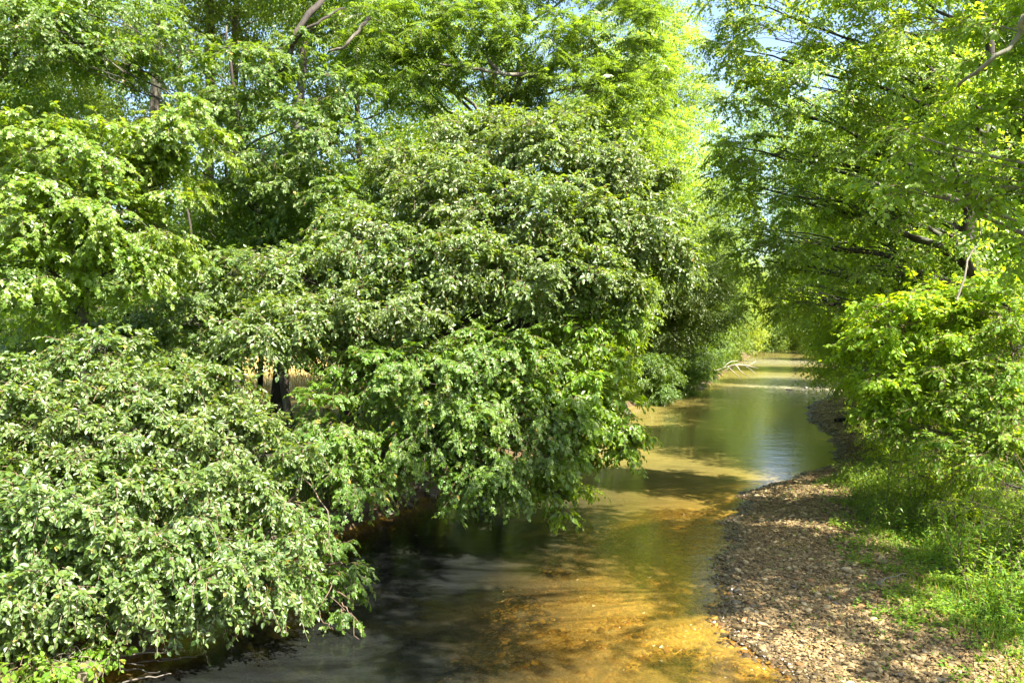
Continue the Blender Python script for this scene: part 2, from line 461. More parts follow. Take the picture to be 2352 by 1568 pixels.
def water_mat():
    m, nt, out = newmat('stream_water')
    g = N_(nt, 'ShaderNodeNewGeometry'); pos = g.outputs['Position']
    at = N_(nt, 'ShaderNodeAttribute', attribute_name='flow')
    sep = N_(nt, 'ShaderNodeSeparateColor'); nt.links.new(at.outputs['Color'], sep.inputs[0])   # R depth, G riffle

    def noise(scale, sx, sy, d=3.0):
        mp = N_(nt, 'ShaderNodeMapping'); mp.inputs['Scale'].default_value = (sx, sy, 1)
        mp.inputs['Rotation'].default_value = (0, 0, radians(14))
        nt.links.new(pos, mp.inputs['Vector'])
        n = N_(nt, 'ShaderNodeTexNoise', Scale=scale, Detail=d, Roughness=.55)
        nt.links.new(mp.outputs[0], n.inputs['Vector']); return n.outputs[0]
    big, small, streak = noise(.9, .8, 1.6), noise(5.0, .7, 1.7, 4.0), noise(2.2, .45, 1.5, 5.0)
    h = math_(nt, 'ADD', math_(nt, 'MULTIPLY', big, .6), math_(nt, 'MULTIPLY', small, math_(nt, 'ADD', math_(nt, 'MULTIPLY', sep.outputs[1], .9), .10)))
    bp = N_(nt, 'ShaderNodeBump', Strength=.22, Distance=.10)
    nt.links.new(h, bp.inputs['Height'])
    fr = N_(nt, 'ShaderNodeFresnel', IOR=1.33); nt.links.new(bp.outputs[0], fr.inputs['Normal'])
    gl = N_(nt, 'ShaderNodeBsdfGlossy', Roughness=.10); nt.links.new(bp.outputs[0], gl.inputs['Normal'])
    tr = N_(nt, 'ShaderNodeBsdfTransparent')
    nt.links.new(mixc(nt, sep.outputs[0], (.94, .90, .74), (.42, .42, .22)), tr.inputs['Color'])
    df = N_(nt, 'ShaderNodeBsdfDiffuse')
    nt.links.new(mixc(nt, sep.outputs[2], mixc(nt, sep.outputs[0], mixc(nt, streak, (.26, .165, .022), (.38, .245, .038)), mixc(nt, streak, (.014, .016, .013), (.046, .052, .050))), mixc(nt, streak, (.13, .115, .030), (.25, .20, .055))), df.inputs['Color'])  # deep part: grey streaks paint a sky sheen into the diffuse colour
    body = N_(nt, 'ShaderNodeMixShader')
    turb_sheen = math_(nt, 'ADD', math_(nt, 'ADD', math_(nt, 'MULTIPLY', math_(nt, 'SUBTRACT', 1.0, sep.outputs[0], True), .30), math_(nt, 'MULTIPLY', sep.outputs[0], math_(nt, 'MULTIPLY', streak, .42))), math_(nt, 'MULTIPLY', sep.outputs[2], .55), True)
    nt.links.new(turb_sheen, body.inputs[0])
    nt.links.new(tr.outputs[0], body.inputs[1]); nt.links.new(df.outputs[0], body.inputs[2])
    mx = N_(nt, 'ShaderNodeMixShader')
    nt.links.new(math_(nt, 'MULTIPLY', fr.outputs[0], .85), mx.inputs[0])
    nt.links.new(body.outputs[0], mx.inputs[1]); nt.links.new(gl.outputs[0], mx.inputs[2])
    # broken white water on the riffles, the sky's sparkle on ripples painted in with it
    fo = N_(nt, 'ShaderNodeBsdfDiffuse', Color=(.75, .77, .78, 1))
    fn = noise(7.0, .5, 1.8, 5.0)
    ff = N_(nt, 'ShaderNodeMapRange'); ff.inputs['From Min'].default_value = .50; ff.inputs['From Max'].default_value = .66
    nt.links.new(fn, ff.inputs['Value'])
    fin = N_(nt, 'ShaderNodeMixShader')
    nt.links.new(math_(nt, 'MULTIPLY', ff.outputs[0], math_(nt, 'MULTIPLY', sep.outputs[1], .5)), fin.inputs[0])
    nt.links.new(mx.outputs[0], fin.inputs[1]); nt.links.new(fo.outputs[0], fin.inputs[2])
    nt.links.new(fin.outputs[0], out.inputs['Surface'])
    return m


# ------------------------------------------------------------------ ground and water
def build_ground():
    ys = np.concatenate([np.linspace(-60, 6, 40), 6 + np.cumsum(np.interp(np.arange(330), [0, 120, 330], [.11, .22, 3.2]))])
    us = np.concatenate([-np.geomspace(900, 9, 50), np.linspace(-8.6, 13, 170), np.geomspace(13.4, 400, 44)])
    mid = (np.interp(ys, YL, XL) + np.interp(ys, YR, XR)) / 2
    Y, U = np.meshgrid(ys, us, indexing='ij')
    X = U + mid[:, None]
    Z = height(X, Y)
    n, k = len(ys), len(us)
    i, j = np.meshgrid(np.arange(n - 1), np.arange(k - 1), indexing='ij')
    Q = np.stack([i * k + j, i * k + j + 1, (i + 1) * k + j + 1, (i + 1) * k + j], -1).reshape(-1, 4)
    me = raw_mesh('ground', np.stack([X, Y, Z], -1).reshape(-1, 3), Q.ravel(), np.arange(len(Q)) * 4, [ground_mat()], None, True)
    sl, sr = xl(Y) - X, X - xr(Y)
    g = gw(Y) + .35 * wob(X, Y, .8, 5)
    gravel = np.where(sr > -.3, 1 - sst(-.5, .8, sr - g), 0)
    grass = np.where(sr > 0, sst(-.4, .9, sr - g), 0) + np.where(sl > 0, sst(.5, 1.2, sl), 0)
    field = np.where(sl > 0, sst(24, 34, Y + 4 * wob(X, Y, 6)) * sst(4, 8, sl), 0)
    z = np.stack([gravel, grass, field, np.ones_like(X)], -1).astype(np.float32)
    a = me.attributes.new('zone', 'FLOAT_COLOR', 'POINT'); a.data.foreach_set('color', z.ravel())
    tag(link('ground', me), kind='structure')


def build_water():
    ys = np.concatenate([np.linspace(-60, 6, 30), 6 + np.cumsum(np.interp(np.arange(200), [0, 80, 200], [.22, .5, 4.6]))])
    ys = ys[ys < 418]
    t = np.linspace(0, 1, 60)
    A, B = xl(ys) - .5, xr(ys) + .5
    X = A[:, None] + (B - A)[:, None] * t[None]; Y = np.broadcast_to(ys[:, None], X.shape)
    n, k = X.shape
    i, j = np.meshgrid(np.arange(n - 1), np.arange(k - 1), indexing='ij')
    Q = np.stack([i * k + j, i * k + j + 1, (i + 1) * k + j + 1, (i + 1) * k + j], -1).reshape(-1, 4)
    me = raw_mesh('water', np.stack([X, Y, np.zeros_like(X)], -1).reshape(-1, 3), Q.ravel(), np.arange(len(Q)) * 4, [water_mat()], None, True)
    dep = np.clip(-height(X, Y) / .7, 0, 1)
    f = t[None]
    rif = np.exp(-((Y - 60 - 4 * np.sin(f * 5)) / 10) ** 2) * sst(.15, .55, f) + .5 * np.exp(-((Y - 103) / 9) ** 2) + .25 * np.exp(-((Y - 11) / 3) ** 2) * (1 - sst(.35, .6, f)) * 0
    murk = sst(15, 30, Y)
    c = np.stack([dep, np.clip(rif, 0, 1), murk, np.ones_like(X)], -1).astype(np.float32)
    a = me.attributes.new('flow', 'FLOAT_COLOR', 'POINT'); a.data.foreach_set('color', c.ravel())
    tag(link('water', me), kind='structure')


build_ground()
build_water()


# ------------------------------------------------------------------ trees
class Blob:
    def __init__(s, c, r):
        s.c = np.asarray(c, float); s.r = np.asarray(r, float)


def pb(px, py, d, rx, ry, rd=None):
    """a bough of foliage whose outline measures rx by ry (in 2352-wide picture units) at distance d"""
    a, b = rx / F * d, ry / F * d
    return Blob(P(px, py, d), (a, rd or (a + b) * .5, b))


def grow(name, label, cat, base, top, blobs, mat, bark, leaf=.11, shape='ovate', rc=.55, dens=1.0, nspray=14, nleaf=12,
         droop=.5, hang=.45, r0=.16, group=None, trunk_pts=None, kind='spray', twig=True, sub=10, face=.9, shell=.5, lift=.5, extra=(),
         limb_parts=True, seed=None, jit=.35, flat=.28):
    rng = np.random.default_rng(seed if seed is not None else abs(hash(label)) % 9999 if False else sum(map(ord, label)))
    base = np.array([base[0], base[1], ground(base[0], base[1]) - .15])
    top = np.asarray(top, float)
    root = empty(name, base, label, cat, group)
    pts = trunk_pts if trunk_pts is not None else [base, base + (top - base) * .35 + rng.normal(size=3) * [.15, .15, 0], base + (top - base) * .7 + rng.normal(size=3) * [.2, .2, 0], top]
    tp = wiggle(pts, .12, 22, rng)
    tr = r0 * np.linspace(1, .22, 22); tr[0] *= 1.7; tr[1] *= 1.25
    G = Geo(); G.add(*tube(tp, tr, 10, .05, rng))
    crown = Geo()
    far_geo = G
    for ep, ra, rb in extra:
        LG = Geo(); LG.add(*tube(wiggle(ep, .10, 16, rng), np.linspace(ra, rb, 16), 8, .07))
        link('limb', LG.mesh('limb', [bark], True, base), root)
    for b in blobs:
        area = (b.r[0] * b.r[1] + b.r[1] * b.r[2] + b.r[0] * b.r[2]) / 3
        n = max(4, int(dens * 3.4 * area / rc ** 2))
        q = nz(rng.normal(size=(n, 3)))
        rad = (shell + (1 - shell) * rng.random(n)) ** .8
        cc = b.c + q * b.r * rad[:, None] + rng.normal(size=(n, 3)) * .12 * rc
        hgt = height(cc[:, 0], cc[:, 1])
        ok = cc[:, 2] > np.maximum(hgt, 0) + .25
        cc, q = cc[ok], q[ok]; n = len(cc)
        if not n: continue
        # limb from the trunk to this bough and its side branches
        dz = np.abs(tp[:, 2] - (b.c[2] - .45 * np.hypot(*(b.c[:2] - tp[:, :2].mean(0)))))
        k = int(np.clip(np.argmin(dz), 3, 20))
        lp = bez(tp[k], b.c, lift * .3 * np.linalg.norm(b.c - tp[k]) * .5, 12, .25 * np.linalg.norm(b.c - tp[k]) * .2, rng)
        lr = np.linspace(max(tr[k] * .45, .02), .012, 12)
        LG = Geo() if limb_parts else far_geo
        LG.add(*tube(lp, lr, 6, .04, rng))
        for c in cc[rng.permutation(n)[:sub]]:
            s0 = rng.integers(5, 12)
            br = bez(lp[s0], c, .12 * np.linalg.norm(c - lp[s0]), 7, .10, rng)
            LG.add(*tube(br, np.linspace(max(lr[s0] * .55, .009), .004, 7), 4))
        if limb_parts:
            link('limb', LG.mesh('limb', [bark], True, base), root)
        # foliage pads: twigs fan out and droop round each centre
        m = n * nspray
        ci = np.repeat(np.arange(n), nspray)
        ang = rng.uniform(0, 2 * np.pi, m)
        ring = np.stack([np.cos(ang), np.sin(ang), rng.normal(0, flat, m)], 1)
        D = nz(ring + .8 * q[ci] * np.array([1, 1, .6]))
        O = cc[ci] + ring * rc * .25 * rng.random((m, 1)) + rng.normal(size=(m, 3)) * rc * [.18, .18, .09]
        L = rc * rng.uniform(.6, 1.25, m)
        if kind == 'spray':
            sprays(crown, O, D, L, nleaf, leaf, shape, droop, hang, rng, twig, jit, q[ci], face)
        else:
            pinnate(crown, O, D, L, nleaf, leaf, rng, droop)
    link('trunk', G.mesh('trunk', [bark], True, base), root)
    link('crown', crown.mesh('crown', [mat, M['twig']], False, base), root)
    return root


TREE = 'tree'


def auto(name, label, px, d, h, rad, mat, bark='bark', z0=.25, leaf=.14, rc=.8, dens=.7, nb=15, group=None, shape='plain', nspray=14, nleaf=10, lean=(0, 0), x=None, **kw):
    """a whole free-standing tree of height h and crown radius rad at distance d"""
    rng = np.random.default_rng(sum(map(ord, label)) + int(px))
    X = (px - CX) / F * d if x is None else x
    base = np.array([X, d, ground(X, d)])
    bl = []
    for k in range(nb):
        f = z0 + (1 - z0) * (k + .5) / nb
        prof = math.sin(math.pi * (.12 + .80 * (f - z0) / (1 - z0))) ** .7
        a = k * 2.4 + rng.uniform(-.5, .5)
        rr = rad * prof
        c = base + np.array([math.cos(a) * rr * .62 + lean[0] * f, math.sin(a) * rr * .62 + lean[1] * f, h * f])
        tall = h > 16 and d < 45
        bl.append(Blob(c, np.array([.46, .46, .36] if tall else [.60, .60, .50]) * rr * rng.uniform(.85, 1.15) + [.3, .3, .3]))
    top = base + np.array([lean[0], lean[1], h * .93])
    return grow(name, label, {'bush': 'bush', 'shrub': 'shrub'}.get(name, TREE), base[:2], top, bl, M[mat], M[bark], leaf * 1.25, shape, rc * 1.12, dens * (3.6 if h > 16 and d < 45 else 2.4), nspray, nleaf, r0=.010 * h + .03,
                group=group, twig=False, limb_parts=d < 45, sub=5, **kw)


# -- nearest, lower left: a drooping tree whose boughs hang to the water
grow('leafy_tree', 'drooping glossy-leaved tree at the lower left whose boughs hang down to the dark water', TREE, (-7.6, 11.6), P(60, 960, 12.0),
     [pb(60, 980, 11.3, 200, 130), pb(270, 985, 11.6, 210, 110), pb(480, 1010, 11.8, 150, 80), pb(600, 985, 12, 60, 35), pb(130, 1160, 10.6, 210, 150),
      pb(350, 1160, 10.9, 200, 140), pb(540, 1120, 11.4, 120, 90), pb(640, 1150, 11.4, 50, 35), pb(600, 1250, 11.2, 80, 70), pb(670, 1300, 11.4, 35, 30), pb(140, 1320, 10.2, 180, 100),
      pb(380, 1310, 10.5, 190, 90), pb(560, 1290, 10.9, 120, 90), pb(100, 1420, 10.0, 110, 50), pb(500, 1370, 10.8, 70, 40), pb(230, 800, 12.0, 90, 50), pb(300, 880, 11.8, 120, 60), pb(470, 890, 12.2, 90, 60), pb(680, 1035, 11.8, 45, 25), pb(430, 1405, 10.6, 60, 35), pb(20, 860, 11.4, 90, 40), pb(640, 1340, 11, 35, 40)],
     M['glossy'], M['bark_dark'], .100, 'ovate', .34, 2.3, 12, 14, droop=.5, hang=.35, r0=.17, face=.8, jit=.5, flat=.5, shell=.35)
# -- middle left: light maple
grow('maple_tree', 'light yellow-green maple on the left bank with sunlit drooping leaf clusters', TREE, (-8.6, 16.8), P(200, 340, 17),
     [pb(90, 330, 15.3, 130, 80), pb(250, 350, 15.8, 120, 80), pb(400, 300, 16.5, 110, 70), pb(100, 470, 15, 150, 90), pb(280, 490, 15.5, 150, 90),
      pb(60, 600, 15, 130, 80), pb(250, 610, 16, 140, 80), pb(380, 420, 16.5, 80, 90), pb(370, 560, 17, 70, 60), pb(-80, 420, 16, 120, 140), pb(80, 700, 16.5, 110, 40)],
     M['maple_light'], M['bark_dark'], .135, 'maple', .45, 1.7, 12, 11, droop=.55, hang=.6, r0=.2)
# -- dark understorey maple behind the nearest tree
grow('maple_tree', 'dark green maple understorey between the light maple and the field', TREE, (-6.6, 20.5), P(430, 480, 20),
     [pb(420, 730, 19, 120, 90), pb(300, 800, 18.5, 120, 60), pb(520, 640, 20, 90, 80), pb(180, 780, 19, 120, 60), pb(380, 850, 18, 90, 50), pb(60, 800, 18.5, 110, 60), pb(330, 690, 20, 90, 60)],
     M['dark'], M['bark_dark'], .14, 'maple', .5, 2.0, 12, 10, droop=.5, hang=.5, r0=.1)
# -- the big glossy dome at the centre
grow('leafy_tree', 'broad glossy-leaved tree at the centre, its dome of silvery lit leaves leaning over the stream', TREE, (-3.6, 21.5), P(1080, 330, 21),
     [pb(700, 640, 17.5, 140, 70), pb(880, 560, 17.5, 150, 90), pb(1050, 450, 18, 160, 90), pb(1230, 350, 19, 150, 80), pb(1400, 390, 19, 130, 90),
      pb(1240, 490, 17.8, 170, 90), pb(1430, 520, 18, 130, 80), pb(1530, 570, 18.2, 60, 50), pb(1050, 600, 17, 170, 90), pb(1250, 620, 17.2, 150, 80),
      pb(900, 700, 16.6, 150, 80), pb(720, 740, 16.3, 130, 70), pb(1380, 640, 17.6, 100, 70), pb(1080, 330, 20, 120, 70), pb(930, 400, 19.5, 110, 80), pb(600, 770, 15.8, 110, 60), pb(1590, 600, 18.4, 35, 22), pb(1500, 400, 19, 60, 35), pb(1550, 490, 18.6, 45, 25), pb(640, 590, 17.6, 60, 30), pb(1320, 262, 19.4, 60, 28), pb(1170, 285, 19.8, 60, 25), pb(1440, 690, 17.8, 40, 50), pb(800, 490, 18, 60, 30)],
     M['glossy'], M['bark_dark'], .118, 'ovate', .44, 2.6, 13, 13, droop=.45, hang=.35, r0=.22, face=.8, jit=.5, flat=.5, shell=.3, sub=12)
# -- lower centre: maple that reaches down to the stream
grow('maple_tree', 'deep green maple below the glossy dome with leaf tips just above the water', TREE, (-4.6, 18.6), P(960, 700, 18),
     [pb(860, 850, 16, 100, 80), pb(980, 880, 16, 140, 100), pb(1130, 830, 16.6, 140, 90), pb(760, 970, 15.5, 80, 90), pb(930, 1010, 15.8, 60, 80), pb(1060, 980, 16, 120, 90),
      pb(1130, 1080, 15.8, 80, 80), pb(820, 1080, 15, 70, 60), pb(1060, 1120, 15.6, 60, 40), pb(1230, 960, 16.3, 90, 90)],
     M['maple'], M['bark_dark'], .13, 'maple', .40, 1.9, 12, 11, droop=.65, hang=.6, r0=.15, flat=.45, shell=.35)
# -- right-hand edge of the central mass: ash-like bright leaves
grow('ash_tree', 'yellow-green ash-like tree leaning furthest over the stream right of the deep green maple', TREE, (-3.0, 22.6), P(1300, 640, 19),
     [pb(1310, 800, 17.5, 100, 70), pb(1370, 870, 17.3, 80, 80), pb(1310, 940, 17, 100, 80), pb(1400, 990, 17, 70, 60), pb(1290, 1050, 16.8, 80, 80),
      pb(1300, 1140, 16.4, 50, 50), pb(1210, 860, 17.8, 100, 90), pb(1440, 1010, 17.2, 40, 30), pb(1390, 740, 18.2, 70, 60)],
     M['ash'], M['bark_dark'], .155, 'ovate', .42, 1.7, 11, 10, droop=.5, hang=.5, r0=.12)
# -- a low bluish bough over the dark water
grow('maple_sapling', 'slender maple sapling with bluish leaves trailing its bare twigs into the dark water', TREE, (-5.1, 13.4), P(700, 1050, 12.6),
     [pb(780, 1290, 12.3, 55, 60), pb(810, 1380, 12, 40, 50), pb(715, 1200, 12.4, 60, 60), pb(820, 1440, 11.9, 18, 30), pb(740, 1350, 12.1, 40, 40)],
     M['maple'], M['twig'], .10, 'maple', .26, 1.1, 9, 10, droop=.8, hang=.7, r0=.035,
     extra=[([P(690, 1090, 12.2), P(728, 1170, 11.9), P(752, 1240, 11.8), P(758, 1290, 11.8)], .012, .004), ([P(752, 1340, 11.8), P(738, 1400, 11.6), P(765, 1445, 11.6)], .009, .003), ([P(790, 1380, 11.7), P(815, 1440, 11.6), P(822, 1470, 11.6)], .008, .003)])

# -- walnut-like tree with compound leaves, top centre
grow('walnut_tree', 'tall walnut-like tree at the top centre with long feathery compound leaves', TREE, (-1.5, 28), P(1130, -180, 27),
     [pb(900, 60, 24, 120, 60), pb(1080, 60, 24, 130, 60), pb(1250, 90, 24, 130, 60), pb(1400, 60, 25, 110, 70), pb(1330, 200, 24.5, 140, 60), pb(1480, 170, 25.5, 90, 80),
      pb(1130, 170, 24.5, 120, 50), pb(960, 190, 25, 100, 60), pb(1440, 290, 26, 110, 50), pb(1150, -80, 25, 250, 80), pb(1420, -60, 26, 150, 70), pb(840, 130, 25, 80, 60), pb(1250, 270, 26, 110, 50)],
     M['walnut'], M['bark'], .17, 'lance2', .62, 2.4, 10, 8, droop=.45, r0=.24, kind='pinnate', sub=8, lift=.9, extra=[([P(1010, 150, 23.6), P(1090, 162, 23.4), P(1160, 178, 23.6), P(1260, 168, 24.2)], .03, .07), ([P(1160, 178, 23.6), P(1120, 120, 24), P(1180, 60, 24)], .05, .02), ([P(850, 40, 22.8), P(800, 95, 22.6), P(755, 120, 22.8)], .06, .03), ([P(1130, 300, 26), P(1180, 210, 25), P(1210, 100, 25)], .13, .05)])

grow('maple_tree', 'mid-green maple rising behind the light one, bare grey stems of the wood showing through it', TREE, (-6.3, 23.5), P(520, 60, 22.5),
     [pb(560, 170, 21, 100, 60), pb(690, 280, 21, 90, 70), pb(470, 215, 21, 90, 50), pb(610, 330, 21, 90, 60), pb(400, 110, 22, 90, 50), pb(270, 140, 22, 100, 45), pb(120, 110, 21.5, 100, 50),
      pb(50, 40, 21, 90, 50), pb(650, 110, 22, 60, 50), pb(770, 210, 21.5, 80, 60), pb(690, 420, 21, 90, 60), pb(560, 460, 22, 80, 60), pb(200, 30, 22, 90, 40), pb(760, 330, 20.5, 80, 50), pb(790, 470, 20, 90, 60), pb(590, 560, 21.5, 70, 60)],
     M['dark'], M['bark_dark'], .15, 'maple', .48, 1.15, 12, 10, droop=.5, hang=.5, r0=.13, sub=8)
# -- tall wood behind on the left
WOOD = 'tall trees of the wood on the left bank'
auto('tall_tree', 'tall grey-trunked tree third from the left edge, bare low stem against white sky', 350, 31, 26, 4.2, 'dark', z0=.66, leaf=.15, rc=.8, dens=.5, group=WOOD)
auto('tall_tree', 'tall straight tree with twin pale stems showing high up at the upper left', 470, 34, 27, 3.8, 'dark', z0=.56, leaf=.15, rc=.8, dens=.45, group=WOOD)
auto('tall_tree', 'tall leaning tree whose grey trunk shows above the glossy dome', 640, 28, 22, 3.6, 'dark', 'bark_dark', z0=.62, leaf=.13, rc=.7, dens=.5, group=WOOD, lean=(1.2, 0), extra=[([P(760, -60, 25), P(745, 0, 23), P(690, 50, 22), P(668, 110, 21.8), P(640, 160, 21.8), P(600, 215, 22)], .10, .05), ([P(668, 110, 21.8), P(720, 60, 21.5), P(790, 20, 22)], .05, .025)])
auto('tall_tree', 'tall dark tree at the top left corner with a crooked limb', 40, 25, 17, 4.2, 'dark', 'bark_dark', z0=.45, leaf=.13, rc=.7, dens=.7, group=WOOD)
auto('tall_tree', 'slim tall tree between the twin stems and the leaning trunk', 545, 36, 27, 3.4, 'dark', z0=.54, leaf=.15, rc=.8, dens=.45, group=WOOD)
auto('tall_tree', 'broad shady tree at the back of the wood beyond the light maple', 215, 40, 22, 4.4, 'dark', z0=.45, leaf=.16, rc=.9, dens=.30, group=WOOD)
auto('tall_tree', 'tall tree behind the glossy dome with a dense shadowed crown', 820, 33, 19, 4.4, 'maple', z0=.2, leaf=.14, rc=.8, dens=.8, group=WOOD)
auto('tall_tree', 'tall tree behind the walnut-like tree, crown open to blue sky', 1020, 38, 22, 4.2, 'birch', z0=.25, leaf=.15, rc=.85, dens=.6, group=WOOD)
auto('young_tree', 'thin young tree standing dark before the sunlit dry field', 590, 30, 8.5, 2.0, 'dark', 'bark_dark', z0=.45, leaf=.13, rc=.6, dens=.7, nb=6)
auto('young_tree', 'small shaded tree with a dark stem left of the leaning trunk', 505, 27, 11, 2.4, 'dark', 'bark_dark', z0=.35, leaf=.13, rc=.6, dens=.7, nb=7)

UN = 'shady undergrowth bushes of the left wood'
for px, d, h, r, lab in [(-60, 24, 5.5, 2.6, 'shady bush at the left edge under the top-left corner tree'), (130, 29, 6.0, 2.8, 'shady bush below the back of the wood, left of the grey trunks'),
                         (300, 25, 5.0, 2.3, 'shady bush behind the dark maple understorey'), (420, 33, 7.5, 2.8, 'tall shady bush among the twin stems'),
                         (760, 37, 8.5, 3.0, 'tall bush behind the left shoulder of the glossy dome'), (920, 26, 6.5, 2.6, 'dense bush right behind the middle of the glossy dome'),
                         (1080, 28, 7.0, 2.6, 'dense bush behind the deep green maple'), (1250, 30, 7.0, 2.4, 'dense bush behind the ash-like tree'), (660, 24, 8, 2.0, 'slender bush left of the dome with its foliage high')]:
    auto('bush', lab, px, d, h, r, 'dark', 'bark_dark', z0=.12 if px not in (760, 660) else .55, leaf=.15, rc=.6, dens=1.0, nb=8, group=UN)
HE = 'trees along the far side of the dry field'
for k, px in enumerate([-150, 0, 130, 270, 400, 520, 640, 780, 900, 1020, 1160, 1290]):
    auto('distant_tree', ['rounded', 'taller', 'pale', 'broad'][k % 4] + ' tree beyond the dry field ' + ['at the far left edge', 'behind the light maple', 'behind the shaded young trees', 'hidden behind the dome'][k // 3], px, 88 + 9 * (k % 3), 11 + 3 * (k % 3), 6.0, ['far', 'dark', 'far'][k % 3], z0=.02, leaf=.30, rc=1.5, dens=.8, group=HE)

auto('tall_tree', 'broad tall tree deep in the wood between the bare grey stems', 440, 44.5, 27, 4.5, 'dark', z0=.32, leaf=.17, rc=.9, dens=.42, group=WOOD)
auto('tall_tree', 'tall tree deep in the wood behind the top-left corner tree', 90, 44, 25, 4.5, 'dark', z0=.35, leaf=.17, rc=.9, dens=.42, group=WOOD)
# -- left bank beyond the dome
LB = 'trees along the left bank upstream'
auto('leafy_tree', 'tall yellow-green tree rising left of the strip of open sky', 1410, 42, 19, 4.0, 'birch', z0=.34, leaf=.15, rc=.85, dens=.85, group=LB)
auto('leafy_tree', 'slim tall tree whose thin top edges the strip of open sky', 1490, 54, 27, 3.6, 'birch', z0=.34, leaf=.14, rc=.85, dens=.9, group=LB)
auto('leafy_tree', 'medium tree overhanging the bank just past the ash-like tree', 1370, 38, 9, 2.4, 'ash', z0=.3, leaf=.15, rc=.7, dens=.9, group=LB)
auto('locust_tree', 'pale feathery tree with a dark crooked trunk leaning from the bank above the bleached branch', 1500, 51, 8.5, 3.2, 'pale', 'bark_dark', z0=.46, leaf=.16, rc=.8, dens=.8, group=LB, lean=(2.2, -.6))
auto('leafy_tree', 'straight dark-stemmed tree on the grassy bank left of the crooked trunk', 1466, 50, 11, 2.8, 'far', 'bark_dark', z0=.45, leaf=.16, rc=.8, dens=.8, group=LB)
auto('leafy_tree', 'tall pale tree under the strip of open sky', 1550, 66, 15, 4.6, 'far', z0=.25, leaf=.2, rc=1.1, dens=.8, group=LB)
auto('leafy_tree', 'tall bright tree filling the lower end of the strip of open sky', 1655, 95, 22, 5.0, 'far', z0=.1, leaf=.22, rc=1.2, dens=.8, group=LB)
auto('leafy_tree', 'bushy tree drooping to the stream past the bleached branch', 1620, 84, 9.5, 4.2, 'far', z0=.08, leaf=.2, rc=1.1, dens=.9, group=LB)
auto('leafy_tree', 'tall dark green tree set back on the left bank', 1500, 80, 19, 5.0, 'dark', z0=.1, leaf=.22, rc=1.2, dens=.8, group=LB)
auto('leafy_tree', 'rounded tree at the far bend on the left bank', 1655, 104, 11, 5.0, 'far_yellow', z0=.05, leaf=.24, rc=1.3, dens=.9, group=LB)
auto('leafy_tree', 'narrow tall tree on the bank edge, its top narrowing the strip of open sky', 1550, 58, 28, 2.7, 'far', z0=.36, leaf=.16, rc=.9, dens=.8, group=LB)
LS = 'shrubs overhanging the left bank upstream'
for px, d, h, r, mt, lab in [(1495, 47, 2.6, 1.4, 'dark', 'dark shrub at the water edge just past the ash-like tree'), (1545, 53, 2.4, 1.4, 'maple', 'green shrub below the crooked locust trunk'),
                             (1588, 60, 2.6, 1.5, 'dark', 'dark shrub overhanging the bank short of the bleached branch'), (1612, 69, 3.4, 1.9, 'maple', 'shrub from behind which the bleached branch sticks out'), (1530, 60, 4.0, 2.0, 'dark', 'tall shrub set back on the grassy bank')]:
    auto('shrub', lab, px, d, h, r, mt, 'bark_dark', z0=.0, leaf=.13, rc=.5, dens=1.0, nb=7, group=LS)
FARG = 'trees closing the far bend'
for i, (px, d, h, r, mt, lab) in enumerate([
        (1620, 130, 15, 6.5, 'far', 'distant pale green tree low under the strip of open sky'),
        (1720, 165, 14, 7.0, 'far_yellow', 'distant yellow tree straight above the vanishing stream'),
        (1800, 172, 18, 7.5, 'far', 'distant broad tree right of the yellow one at the bend'),
        (1930, 150, 16, 7.0, 'far', 'distant tree behind the right bank trees'),
        (1560, 150, 20, 7.0, 'far_yellow', 'distant tall yellow-green tree left of the open sky'),
        (2010, 130, 19, 7.0, 'far', 'distant dark tree deep behind the right bank'),
        (1690, 220, 20, 9.0, 'far', 'most distant hazy tree in the gap at the bend')]):
    auto('distant_tree', lab, px, d, h, r, mt, z0=.02, leaf=.34, rc=1.7, dens=.9, group=FARG)

for px, d, lab in [(1745, 150, 'low distant bush at the far bend where the water disappears'), (1795, 158, 'low distant bush in the middle of the far bend'), (1850, 166, 'low distant bush right of the middle of the far bend'), (1690, 128, 'low distant bush on the left bank just before the far bend')]:
    auto('bush', lab, px, d, 6.5, 4.5, 'far', z0=.0, leaf=.3, rc=1.3, dens=1.0, nb=8, group=FARG)

# -- right bank upstream
RB = 'trees along the right bank upstream'
auto('leafy_tree', 'low spreading tree dipping its twigs toward the riffle from the right bank', 1950, 82, 11, 5.0, 'far', 'bark_dark', z0=.2, leaf=.2, rc=1.1, dens=.9, group=RB, lean=(-3.0, 0))
auto('leafy_tree', 'bright rounded bush-like tree by the water on the far right bank', 1925, 108, 9, 4.5, 'far_yellow', z0=.04, leaf=.24, rc=1.3, dens=.9, group=RB)
auto('leafy_tree', 'dark tree shading the right bank beyond the gravel spit', 2040, 60, 13, 4.5, 'birch', 'bark_dark', z0=.25, leaf=.17, rc=.9, dens=.9, group=RB, lean=(-1.5, 0))
auto('leafy_tree', 'tall yellow-green tree behind the arching right-hand branches', 2030, 48, 17, 5.0, 'birch', 'bark_dark', z0=.15, leaf=.15, rc=.85, dens=.85, group=RB)
auto('leafy_tree', 'tall thin-leaved tree leaning in from the right beside the strip of open sky', 2060, 46, 19, 4.4, 'birch', 'bark', z0=.35, leaf=.13, rc=.85, dens=.6, group=RB, lean=(-7.6, 0))
auto('leafy_tree', 'shady tree filling the right edge behind the pale limb', 2260, 36, 17, 5.0, 'dark', 'bark_dark', z0=.15, leaf=.14, rc=.8, dens=.85, group=RB)
auto('leafy_tree', 'bright tree between the shady one and the shrub', 2150, 40, 10, 4.0, 'birch', 'bark_dark', z0=.12, leaf=.14, rc=.8, dens=.9, group=RB)

